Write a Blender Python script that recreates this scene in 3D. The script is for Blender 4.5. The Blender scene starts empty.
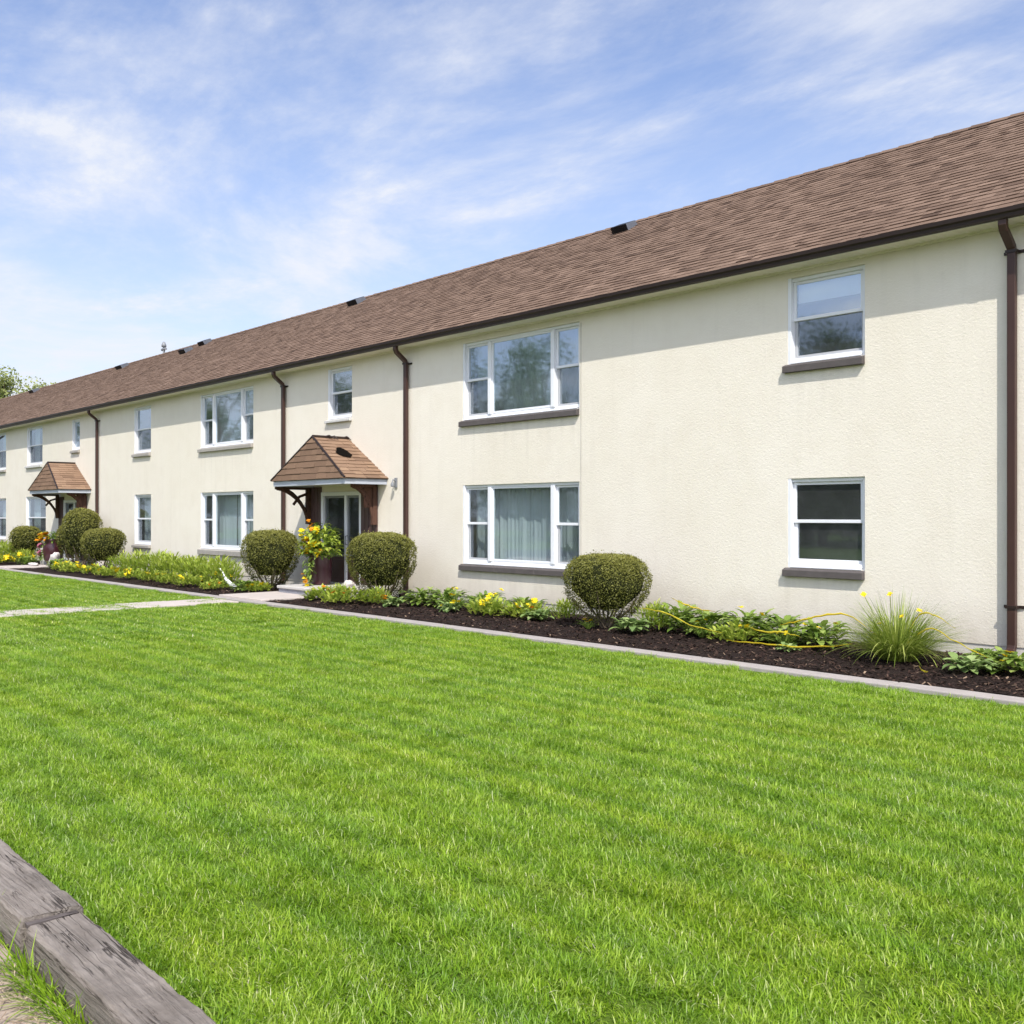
import bpy, math, random
from mathutils import Vector, Matrix, noise
R = math.radians
rng = random.Random(7)
scene = bpy.context.scene
COL = scene.collection

# ------------------------------------------------------------------ helpers
class MB:
    """collects faces with a per-face tint and material slot, links as one mesh object"""
    def __init__(s): s.v = []; s.f = []; s.t = []; s.m = []; s.sm = []
    def face(s, pts, tint=.5, mi=0, smooth=False):
        n = len(s.v); s.v.extend([tuple(p) for p in pts]); s.f.append(tuple(range(n, n + len(pts))))
        s.t.append(tint); s.m.append(mi); s.sm.append(smooth)
    def grid(s, rows, tint=.5, mi=0, smooth=True, closed=False):
        n = len(s.v); w = len(rows[0])
        for r in rows: s.v.extend([tuple(p) for p in r])
        for i in range(len(rows) - 1):
            for j in range(w if closed else w - 1):
                k = (j + 1) % w
                s.f.append((n + i*w + j, n + i*w + k, n + (i+1)*w + k, n + (i+1)*w + j))
                s.t.append(tint); s.m.append(mi); s.sm.append(smooth)
    def box(s, x0, x1, y0, y1, z0, z1, tint=.5, mi=0):
        p = [(x0,y0,z0),(x1,y0,z0),(x1,y1,z0),(x0,y1,z0),(x0,y0,z1),(x1,y0,z1),(x1,y1,z1),(x0,y1,z1)]
        n = len(s.v); s.v.extend(p)
        for q in ((0,3,2,1),(4,5,6,7),(0,1,5,4),(1,2,6,5),(2,3,7,6),(3,0,4,7)):
            s.f.append(tuple(n + i for i in q)); s.t.append(tint); s.m.append(mi); s.sm.append(False)
    def tube(s, pts, rad, seg=7, tint=.5, mi=0, flat=1.0):
        pts = [Vector(p) for p in pts]
        if not hasattr(rad, '__len__'): rad = [rad] * len(pts)
        rows = []
        for i, p in enumerate(pts):
            d = (pts[min(i+1, len(pts)-1)] - pts[max(i-1, 0)]).normalized()
            a = d.cross(Vector((0, 0, 1)))
            if a.length < .05: a = d.cross(Vector((1, 0, 0)))
            a.normalize(); b = d.cross(a).normalized()
            rows.append([p + (a*math.cos(2*math.pi*k/seg) + b*math.sin(2*math.pi*k/seg)*flat) * rad[i] for k in range(seg)])
        s.grid(rows, tint, mi, True, True)
        n = len(s.v)
        s.v.extend([tuple(pts[0]), tuple(pts[-1])])
        s.face(rows[0][::-1], tint, mi); s.face(rows[-1], tint, mi)
    def lathe(s, prof, c=(0,0,0), seg=28, tint=.5, mi=0):
        rows = [[(c[0]+r*math.cos(2*math.pi*k/seg), c[1]+r*math.sin(2*math.pi*k/seg), c[2]+z) for k in range(seg)] for r, z in prof]
        s.grid(rows, tint, mi, True, True)
    def leaf(s, base, az, el, ln, w, droop=.8, seg=4, tint=.5, fold=.25, roll=0, mi=0, shape='leaf'):
        p = Vector(base); d = Vector((math.cos(az), math.sin(az), 0)); side = Vector((-math.sin(az), math.cos(az), 0))
        rows = []; e = el
        for i in range(seg + 1):
            u = i / seg
            ww = w * (math.sin(math.pi * min(1, .12 + u*.88)) ** .8 if shape == 'leaf' else (1 - u**2.2) * (.6 + .4*min(1, u*4))) * .5
            t = d*math.cos(e) + Vector((0,0,math.sin(e))); nrm = t.cross(side)
            sd = (side*math.cos(roll) + nrm*math.sin(roll))
            rows.append([p + sd*ww - nrm*fold*ww*-1, p.copy(), p - sd*ww + nrm*fold*ww])
            p = p + t * (ln / seg); e -= droop / seg
        s.grid(rows, tint, mi, True)
    def build(s, name, mats, parent=None, loc=(0,0,0)):
        me = bpy.data.meshes.new(name); me.from_pydata(s.v, [], s.f)
        at = me.attributes.new('tint', 'FLOAT', 'FACE'); at.data.foreach_set('value', s.t)
        me.polygons.foreach_set('material_index', s.m); me.polygons.foreach_set('use_smooth', s.sm)
        for m in (mats if isinstance(mats, (list, tuple)) else [mats]): me.materials.append(m)
        me.update()
        o = bpy.data.objects.new(name, me); COL.objects.link(o); o.location = loc
        if parent: o.parent = parent
        return o

def bevel(o, w=.006, seg=2):
    m = o.modifiers.new('bevel', 'BEVEL'); m.width = w; m.segments = seg; m.limit_method = 'ANGLE'; return o
def tag(o, label=None, cat=None, group=None, kind=None):
    if label: o['label'] = label
    if cat: o['category'] = cat
    if group: o['group'] = group
    if kind: o['kind'] = kind
    return o
def empty(name, loc=(0,0,0), rz=0):
    o = bpy.data.objects.new(name, None); o.empty_display_size = .2; COL.objects.link(o); o.location = loc; o.rotation_euler.z = rz; return o
def clone(root, loc, rz=0, sc=1):
    r = root.copy(); COL.objects.link(r); r.location = loc; r.rotation_euler.z = rz; r.scale = (sc, sc, sc)
    for c in list(root.children):
        k = c.copy(); COL.objects.link(k); k.parent = r
        for g in list(c.children):
            q = g.copy(); COL.objects.link(q); q.parent = k
    return r

# ------------------------------------------------------------------ materials
class NT:
    def __init__(s, name):
        s.m = bpy.data.materials.new(name); s.m.use_nodes = True; s.t = s.m.node_tree; s.n = s.t.nodes
        s.b = s.n['Principled BSDF']; s.out = s.n['Material Output']
    def new(s, ty, **k):
        n = s.n.new(ty)
        for a, v in k.items(): setattr(n, a, v)
        return n
    def link(s, a, b): s.t.links.new(a, b)
    def val(s, sock, v):
        if hasattr(v, 'is_linked') or hasattr(v, 'links'): s.link(v, sock)
        else: sock.default_value = v
    def pos(s, scale=(1,1,1), rot=(0,0,0)):
        g = s.new('ShaderNodeNewGeometry'); m = s.new('ShaderNodeMapping'); m.inputs['Scale'].default_value = scale; m.inputs['Rotation'].default_value = rot
        s.link(g.outputs['Position'], m.inputs['Vector']); return m.outputs['Vector']
    def noise(s, scale, detail=4, rough=.55, vec=None, dist=0):
        n = s.new('ShaderNodeTexNoise'); n.inputs['Scale'].default_value = scale; n.inputs['Detail'].default_value = detail
        n.inputs['Roughness'].default_value = rough; n.inputs['Distortion'].default_value = dist
        s.link(vec or s.pos(), n.inputs['Vector']); return n.outputs['Fac']
    def ramp(s, fac, stops):
        r = s.new('ShaderNodeValToRGB'); e = r.color_ramp.elements
        while len(e) < len(stops): e.new(.5)
        for el, (p, c) in zip(e, stops): el.position = p; el.color = (c[0], c[1], c[2], 1) if hasattr(c, '__len__') else (c, c, c, 1)
        s.val(r.inputs['Fac'], fac); return r.outputs['Color']
    def mix(s, fac, a, b, mode='MIX'):
        n = s.new('ShaderNodeMix', data_type='RGBA', blend_type=mode)
        s.val(n.inputs[0], fac)
        for i, q in ((6, a), (7, b)):
            if hasattr(q, '__len__'): n.inputs[i].default_value = (q[0], q[1], q[2], 1)
            else: s.link(q, n.inputs[i])
        return n.outputs[2]
    def math(s, op, a, b=0, c=0):
        n = s.new('ShaderNodeMath', operation=op); s.val(n.inputs[0], a); s.val(n.inputs[1], b); s.val(n.inputs[2], c); return n.outputs[0]
    def tint(s):
        a = s.new('ShaderNodeAttribute'); a.attribute_name = 'tint'; return a.outputs['Fac']
    def bump(s, h, strength=.3, dist=.01, prev=None):
        b = s.new('ShaderNodeBump'); b.inputs['Strength'].default_value = strength; b.inputs['Distance'].default_value = dist
        s.link(h, b.inputs['Height'])
        if prev: s.link(prev, b.inputs['Normal'])
        return b.outputs['Normal']
    def done(s, col=None, rough=.8, normal=None, spec=.3):
        if col is not None:
            if hasattr(col, '__len__'): s.b.inputs['Base Color'].default_value = (col[0], col[1], col[2], 1)
            else: s.link(col, s.b.inputs['Base Color'])
        s.val(s.b.inputs['Roughness'], rough); s.b.inputs['Specular IOR Level'].default_value = spec
        if normal: s.link(normal, s.b.inputs['Normal'])
        return s.m

def plain(name, col, rough=.6, var=.12, sc=6, spec=.3, bump=0, bsc=60):
    t = NT(name); n = t.noise(sc, 5)
    c = t.mix(n, tuple(x*(1-var) for x in col), tuple(min(1, x*(1+var)) for x in col))
    return t.done(c, rough, t.bump(t.noise(bsc, 3), bump, .004) if bump else None, spec)

def stucco():
    t = NT('stucco')
    big = t.noise(.35, 5, .6); mid = t.noise(2.2, 5, .65)
    c = t.mix(t.ramp(big, [(.3, 0), (.7, 1)]), (.770,.710,.592), (.815,.760,.655))
    c = t.mix(t.math('MULTIPLY', t.ramp(mid, [(.45, 0), (.75, 1)]), .35), c, (.70,.63,.515))
    # faint vertical weather streaks
    st = t.noise(1, 4, .6, t.pos((5, 5, .25)))
    c = t.mix(t.math('MULTIPLY', t.ramp(st, [(.55, 0), (.8, 1)]), .22), c, (.58,.54,.45))
    sx = t.new('ShaderNodeSeparateXYZ'); t.link(t.pos(), sx.inputs[0])
    low = t.ramp(sx.outputs['Z'], [(.1, 1), (.75, 0)])
    c = t.mix(t.math('MULTIPLY', low, t.math('MULTIPLY', mid, .75)), c, (.42,.36,.28))
    run = t.ramp(t.noise(1, 3, .6, t.pos((9, 1, .3))), [(.42, 0), (.66, 1)])
    for x0_, x1_, zs in ((-7.76,-6.56,3.65), (-7.76,-6.56,.86), (-14.76,-11.66,3.36), (-14.76,-11.66,.66), (-25.8,-22.84,3.36)):
        ins = t.math('MULTIPLY', t.math('GREATER_THAN', sx.outputs['X'], x0_), t.math('LESS_THAN', sx.outputs['X'], x1_))
        mr = t.new('ShaderNodeMapRange'); mr.inputs['From Min'].default_value = zs-.75; mr.inputs['From Max'].default_value = zs; t.link(sx.outputs['Z'], mr.inputs['Value'])
        bl = t.math('MULTIPLY', t.math('MULTIPLY', ins, t.math('LESS_THAN', sx.outputs['Z'], zs)), mr.outputs[0])
        c = t.mix(t.math('MULTIPLY', t.math('MULTIPLY', bl, run), .17), c, (.42,.38,.31))
    tv = t.pos((1, 1, 1.35), (0, R(32), 0))
    h = t.math('ADD', t.noise(26, 3, .55, tv, .8), t.math('MULTIPLY', t.noise(110, 3, .6), .4))
    return t.done(c, .92, t.bump(h, .55, .0075), .15)

def shingle_mat(name, dark, mid, light, gr=1.0):
    t = NT(name)
    c = t.ramp(t.tint(), [(0, dark), (.45, mid), (1, light)])
    g = t.noise(140, 2, .7); c = t.mix(t.math('MULTIPLY', t.ramp(g, [(.35, 1), (.6, 0)]), .35), c, tuple(x*.45 for x in dark))
    b = t.noise(.7, 4, .6); c = t.mix(t.math('MULTIPLY', t.ramp(b, [(.4, 0), (.75, 1)]), .3), c, tuple(x*.7 for x in mid))
    return t.done(c, .95, t.bump(g, .4, .003), .12)

def leafmat(name, stops, transl=.35, rough=.45, nz=.5):
    t = NT(name)
    n = t.noise(3.0, 3)
    f = t.math('ADD', t.math('MULTIPLY', t.tint(), 1-nz*.5), t.math('MULTIPLY', t.math('SUBTRACT', n, .25), nz*.5))
    c = t.ramp(f, stops)
    t.done(c, rough, None, .25)
    tr = t.new('ShaderNodeBsdfTranslucent')
    t.link(t.mix(.5, c, (.35,.42,.05), 'MIX') if False else c, tr.inputs['Color'])
    mx = t.new('ShaderNodeMixShader'); mx.inputs[0].default_value = transl
    t.link(t.b.outputs[0], mx.inputs[1]); t.link(tr.outputs[0], mx.inputs[2]); t.link(mx.outputs[0], t.out.inputs['Surface'])
    return t.m

def grassmat():
    t = NT('grass_blades')
    tn = t.tint()
    c = t.ramp(tn, [(0, (.108,.220,.009)), (.40, (.238,.400,.017)), (.76, (.355,.52,.045)), (.89, (.53,.62,.20)), (1, (.72,.72,.42))])
    p = t.pos(); sx = t.new('ShaderNodeSeparateXYZ'); t.link(p, sx.inputs[0])
    # mower passes run along the building, wandering a little, plus long streaks and broad patches
    w = t.math('ADD', sx.outputs['Y'], t.math('MULTIPLY', t.noise(.12, 1), .5))
    stripe = t.math('MULTIPLY_ADD', t.math('SINE', t.math('MULTIPLY', w, 17.0)), .5, .5)
    streak = t.ramp(t.noise(1, 4, .6, t.pos((.16, 5.0, 1))), [(.35, 0), (.65, 1)])
    big = t.ramp(t.noise(.6, 4, .6), [(.35, 0), (.68, 1)])
    f = t.math('ADD', t.math('MULTIPLY', stripe, .42), t.math('ADD', t.math('MULTIPLY', streak, .42), t.math('MULTIPLY', big, .16)))
    c = t.mix(1, c, t.ramp(f, [(.2, (.76,.84,.8)), (.5, (.98,.98,.95)), (.8, (1.20,1.10,1.3))]), 'MULTIPLY')
    hue = t.ramp(t.noise(.9, 3, .6, t.pos((.5, 1.6, 1))), [(.36, (1.05,1.0,.85)), (.5, (1,1,1)), (.66, (.97,.98,1.2))])
    c = t.mix(1, c, hue, 'MULTIPLY')
    c = t.mix(t.ramp(t.noise(2.6, 4, .65), [(.58, 0), (.78, .35)]), c, (.36,.42,.10))
    t.done(c, .42, None, .3)
    tr = t.new('ShaderNodeBsdfTranslucent'); t.link(c, tr.inputs['Color'])
    mx = t.new('ShaderNodeMixShader'); mx.inputs[0].default_value = .4
    t.link(t.b.outputs[0], mx.inputs[1]); t.link(tr.outputs[0], mx.inputs[2]); t.link(mx.outputs[0], t.out.inputs['Surface'])
    return t.m

def glassmat(name, refl, tintc=(.85,.93,.92)):
    t = NT(name); t.n.remove(t.b)
    tr = t.new('ShaderNodeBsdfTransparent'); tr.inputs['Color'].default_value = (*tintc, 1)
    gl = t.new('ShaderNodeBsdfGlossy'); gl.inputs['Roughness'].default_value = .03; gl.inputs['Color'].default_value = (.76,.87,1,1)
    t.link(t.bump(t.noise(1.1, 2), .06, .02), gl.inputs['Normal'])
    fr = t.new('ShaderNodeLayerWeight'); fr.inputs['Blend'].default_value = .5
    f = t.math('MULTIPLY_ADD', t.math('POWER', fr.outputs['Facing'], 5), .8, refl+.04)
    mx = t.new('ShaderNodeMixShader'); t.link(f, mx.inputs[0]); t.link(tr.outputs[0], mx.inputs[1]); t.link(gl.outputs[0], mx.inputs[2])
    df = t.new('ShaderNodeBsdfDiffuse'); df.inputs['Color'].default_value = (.62,.66,.66,1)      # thin dusty haze, added to brighten the black panes
    m2 = t.new('ShaderNodeMixShader'); t.link(t.math('MULTIPLY', t.noise(3, 5, .7), .10), m2.inputs[0]); t.link(mx.outputs[0], m2.inputs[1]); t.link(df.outputs[0], m2.inputs[2])
    t.link(m2.outputs[0], t.out.inputs['Surface']); return t.m
def screenmat():
    t = NT('insect_screen'); t.done((.035,.037,.04), .8, None, .2)
    tr = t.new('ShaderNodeBsdfTransparent'); mx = t.new('ShaderNodeMixShader'); mx.inputs[0].default_value = .28
    t.link(tr.outputs[0], mx.inputs[1]); t.link(t.b.outputs[0], mx.inputs[2]); t.link(mx.outputs[0], t.out.inputs['Surface']); return t.m
def curtainmat(name, col):
    t = NT(name); t.done(col, .9, None, .1)
    tr = t.new('ShaderNodeBsdfTranslucent'); tr.inputs['Color'].default_value = (*col, 1)
    mx = t.new('ShaderNodeMixShader'); mx.inputs[0].default_value = .35
    t.link(t.b.outputs[0], mx.inputs[1]); t.link(tr.outputs[0], mx.inputs[2]); t.link(mx.outputs[0], t.out.inputs['Surface']); return t.m
def woodmat(name, a, b, dark, grain=(1.2, 26, 26)):
    t = NT(name)
    oc = t.new('ShaderNodeTexCoord'); mp = t.new('ShaderNodeMapping'); mp.inputs['Scale'].default_value = grain; t.link(oc.outputs['Object'], mp.inputs['Vector'])
    g = t.noise(1.6, 6, .65, mp.outputs[0], 1.2); blot = t.noise(3.5, 5, .6)
    c = t.mix(t.ramp(g, [(.3, 0), (.7, 1)]), a, b)
    c = t.mix(t.math('MULTIPLY', t.ramp(blot, [(.45, 0), (.7, 1)]), .6), c, tuple(x*.62 for x in a))
    crack = t.ramp(g, [(.34, 1), (.40, 0)]); c = t.mix(t.math('MULTIPLY', crack, .75), c, dark)
    k = t.noise(1.0, 3, .5, mp.outputs[0], .35); ck = t.ramp(k, [(.485, 0), (.497, 1), (.503, 1), (.515, 0)])
    ck = t.math('MULTIPLY', ck, t.ramp(t.noise(2.2, 2), [(.46, 0), (.56, 1)]))
    c = t.mix(t.math('MULTIPLY', ck, .9), c, dark)
    hgt = t.math('SUBTRACT', g, t.math('MULTIPLY', ck, .6))
    return t.done(c, .9, t.bump(hgt, .9, .014), .15)
def dirtmat(name, a, b, speck, sc=9, bs=.6, bd=.02):
    t = NT(name); n = t.noise(sc, 8, .68); m = t.noise(1.3, 4)
    c = t.mix(t.ramp(n, [(.32, 0), (.68, 1)]), a, b); c = t.mix(t.math('MULTIPLY', m, .4), c, tuple(x*.7 for x in a))
    c = t.mix(t.math('MULTIPLY', t.ramp(t.noise(70, 3), [(.62, 0), (.72, 1)]), .6), c, speck)
    return t.done(c, .95, t.bump(n, bs, bd, t.bump(t.noise(90, 4, .7), bs, .006)), .15)

M = {}
M['stucco'] = stucco()
M['trim_cream'] = plain('cream_soffit_paint', (.84,.78,.66), .6, .06)
M['foundation'] = plain('foundation_concrete', (.62,.58,.51), .9, .15, 5, .2, .4)
M['roof'] = shingle_mat('roof_shingle', (.082,.052,.037), (.202,.135,.096), (.300,.207,.150))
M['porch_roof'] = shingle_mat('porch_shingle', (.13,.082,.056), (.25,.16,.105), (.36,.24,.155))
M['brown'] = plain('brown_metal', (.026,.015,.012), .42, .12, 3, .4)
M['brown_light'] = plain('downspout_brown', (.055,.027,.021), .42, .15, 3, .4)
M['black'] = plain('black_plastic', (.018,.018,.022), .5, .2)
M['alu'] = plain('grey_aluminium', (.24,.25,.26), .4, .1)
M['hole'] = plain('hole_dark', (.007,.006,.005), 1.0, .3, 20, .02)  # near-black colour painting the dark inside of the porch roof hole
M['vent_grey'] = plain('vent_grey_metal', (.13,.14,.16), .4, .2)
M['white'] = plain('white_vinyl', (.80,.81,.83), .38, .03, 4, .4)
M['sill_dark'] = plain('stained_sill', (.105,.092,.088), .85, .25, 9, .2, .5)
M['sill_grey'] = plain('grey_sill', (.36,.335,.30), .85, .2, 9, .2, .4)
M['sill_pale'] = plain('pale_sill', (.55,.54,.51), .8, .15, 9, .2, .3)
M['glass'] = glassmat('window_glass', .22)
M['glass_hi'] = glassmat('window_glass_bright', .42)
M['glass_door'] = glassmat('door_glass', .05, (.55,.58,.58))
M['glass_dark'] = glassmat('window_glass_dark', .13, (.8,.85,.83))
M['screen'] = screenmat()
M['sheer'] = curtainmat('sheer_curtain', (.66,.74,.76))
M['drape'] = curtainmat('pale_drape', (.76,.82,.86))
M['room'] = plain('room_wall_paint', (.26,.27,.26), .9, .2)
M['door_brown'] = plain('door_brown_paint', (.085,.050,.045), .5, .12, 3, .35)
M['fascia_grey'] = plain('canopy_fascia_paint', (.46,.49,.54), .55, .08)
M['wood_dark'] = woodmat('bracket_wood', (.060,.034,.022), (.11,.060,.036), (.015,.01,.008), (14, 14, 2))
M['wood_red'] = woodmat('bracket_red_wood', (.085,.045,.032), (.14,.072,.050), (.03,.015,.01), (14, 14, 2))
M['timber'] = woodmat('weathered_timber', (.178,.150,.124), (.325,.285,.245), (.035,.027,.022), (1.3, 24, 24))
M['sliver'] = woodmat('dark_grey_wood', (.10,.085,.078), (.17,.145,.135), (.02,.016,.014), (22, 2, 22))
M['lawn'] = dirtmat('lawn_soil', (.07,.12,.012), (.12,.18,.02), (.12,.16,.05), 9, .5, .02)
M['ground'] = dirtmat('ground_soil', (.10,.085,.06), (.16,.14,.10), (.25,.22,.17), 3)
M['mulch'] = dirtmat('mulch', (.016,.010,.008), (.042,.026,.021), (.10,.07,.055), 26, 1.0, .045)
M['chips'] = None
M['kerb'] = plain('concrete_edging', (.36,.325,.30), .9, .18, 5, .2, .5)
M['walk'] = plain('walk_concrete', (.50,.44,.395), .9, .14, 3, .2, .4)
M['step'] = plain('step_concrete', (.50,.475,.44), .9, .16, 6, .2, .5)
M['step_side'] = plain('step_block_grey', (.26,.26,.29), .9, .2, 8, .2, .5)
M['dirt'] = dirtmat('dirt_path', (.36,.275,.215), (.52,.42,.345), (.24,.17,.12), 7, .7, .02)
M['asphalt'] = dirtmat('asphalt', (.045,.045,.047), (.06,.06,.062), (.12,.12,.12), 12)
M['grass'] = grassmat()
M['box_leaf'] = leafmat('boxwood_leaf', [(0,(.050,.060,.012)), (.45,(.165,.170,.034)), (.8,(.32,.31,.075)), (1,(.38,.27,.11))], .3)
M['box_core'] = plain('boxwood_shade', (.030,.034,.012), .95, .5, 20, .1, 1, 40)  # dark green painted as the shade between the leaves
M['stem'] = plain('shrub_stem', (.17,.135,.095), .9, .3, 20, .15, .5)
M['leaf'] = leafmat('bed_leaf', [(0,(.09,.16,.028)), (.5,(.24,.35,.06)), (1,(.48,.56,.17))], .35, .4)
M['leaf_lime'] = leafmat('lime_leaf', [(0,(.16,.25,.03)), (.5,(.38,.48,.065)), (1,(.66,.68,.15))], .4, .45)
M['leaf_blue'] = leafmat('pale_green_leaf', [(0,(.11,.19,.06)), (.5,(.27,.38,.12)), (1,(.52,.60,.27))], .3, .5)
M['reed'] = leafmat('reed_leaf', [(0,(.14,.22,.03)), (.55,(.32,.40,.065)), (.85,(.56,.60,.17)), (1,(.74,.66,.20))], .4, .4)
M['yellow'] = leafmat('yellow_petal', [(0,(.80,.56,.01)), (1,(.92,.78,.03))], .25, .5, .1)
M['orange'] = leafmat('orange_petal', [(0,(.62,.20,.01)), (1,(.85,.42,.02))], .25, .5, .1)
M['pink'] = leafmat('pink_petal', [(0,(.30,.06,.12)), (1,(.62,.25,.32))], .25, .5, .1)
M['strap'] = leafmat('yellow_strap', [(0,(.80,.60,.03)), (1,(.92,.76,.07))], .2, .5, .3)
M['pot'] = plain('maroon_glaze', (.045,.011,.017), .3, .25, 3, .6)
M['pale_rock'] = plain('pale_rock', (.58,.53,.50), .9, .25, 8, .2, .8, 30)
M['bark'] = plain('bark', (.13,.10,.075), .95, .3, 8, .1, .8, 25)
M['tree_leaf'] = leafmat('tree_leaf', [(0,(.045,.075,.015)), (.5,(.10,.155,.03)), (1,(.22,.27,.07))], .35, .5)
M['tree_leaf_far'] = leafmat('tree_leaf_pale', [(0,(.16,.20,.06)), (.5,(.32,.36,.12)), (1,(.50,.52,.20))], .35, .5)
t = NT('mulch_chip'); M['chips'] = t.done(t.ramp(t.tint(), [(0,(.010,.006,.005)), (.7,(.045,.026,.019)), (.93,(.09,.055,.04)), (1,(.34,.24,.16))]), .9, None, .15)
t = NT('straw'); M['straw'] = t.done(t.ramp(t.tint(), [(0,(.22,.15,.09)), (1,(.55,.44,.30))]), .9, None, .15)

# ------------------------------------------------------------------ setting
GX0, GX1 = -50.0, 4.0
def sheet(name, x0, x1, y0, y1, z, mat, nx=1, ny=1, amp=0, fr=1.0):
    b = MB()
    b.grid([[(x0+(x1-x0)*i/nx, y0+(y1-y0)*j/ny, z + (amp*(noise.noise(Vector(((x0+(x1-x0)*i/nx)*fr, (y0+(y1-y0)*j/ny)*fr, 3.1)))) if amp else 0)) for i in range(nx+1)] for j in range(ny+1)])
    o = b.build(name, mat); o['kind'] = 'structure'; return o
sheet('ground', -900, 900, -900, 900, -.16, M['ground'])
sheet('lawn', -60, 10, -10.76, -2.77, 0, M['lawn'], 120, 20, .012, 1.3)
sheet('mulch_bed', -60, 10, -2.59, .1, .04, M['mulch'], 560, 26, .028, 3.0)
sheet('dirt_path', -30, 6, -15.5, -10.985, -.002, M['dirt'], 150, 24, .025, 2.2)
sheet('soil_strip', -30, 6, -11.04, -10.70, -.05, M['mulch'], 60, 4, .02, 3)
sheet('road', -120, 60, -24, -15.45, -.10, M['asphalt'])
sheet('verge', -120, 60, -70, -23.9, -.09, M['lawn'])
# concrete edging, cast in lengths with joints
b = MB(); x = -60.0
while x < 10:
    x2 = x + 2.4
    b.box(x+.006, x2-.006, -2.82+rng.uniform(-.006,.006), -2.58, -.1, .042+rng.uniform(-.004,.004)); x = x2
bevel(tag(b.build('kerb', M['kerb']), kind='structure'), .012)
# walks: through the bed to each door, and a sunken slab across the lawn
b = MB()
b.box(-19.35, -17.6, -2.64, -.9, -.1, .07); b.box(-35.1, -33.6, -2.64, -.6, -.1, .066)
bevel(tag(b.build('walkway', M['walk']), kind='structure'), .01)
b = MB(); y = -2.905
while y > -8:
    b.box(-19.0+rng.uniform(-.03,.03), -17.95, y-1.0, y-.012, -.08, (.036 if y > -4.2 else .026)+rng.uniform(-.006,.006)); y -= 1.01
bevel(tag(b.build('path', M['walk']), kind='structure'), .01)

# ------------------------------------------------------------------ grass (stuff)
def blades(n, rad, h0, h1, w, seed, seg=3):
    r = random.Random(seed); b = MB()
    for i in range(n):
        a = r.uniform(0, 6.283); q = rad*math.sqrt(r.random()); az = r.gauss(0, 1.25)
        el = R(r.uniform(24, 84)); ln = r.uniform(h0, h1)
        t = r.random()*.85 if r.random() > .05 else r.uniform(.86, 1)
        p = Vector((q*math.cos(a), q*math.sin(a), -.005)); d = Vector((math.cos(az), math.sin(az), 0)); e = el
        side = Vector((-math.sin(az+r.uniform(-.6,.6)), math.cos(az+r.uniform(-.6,.6)), 0)); ww = w*r.uniform(.7, 1.25)*.5; dr = r.uniform(.3, 2.1)
        rows = []
        for k in range(seg+1):
            u = k/seg; s_ = ww*(1-u**1.8)+.0002
            rows.append([p+side*s_, p-side*s_]); p = p + (d*math.cos(e)+Vector((0,0,math.sin(e))))*(ln/seg); e -= dr/seg
        b.grid(rows, t, 0, True)
    return b
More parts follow.
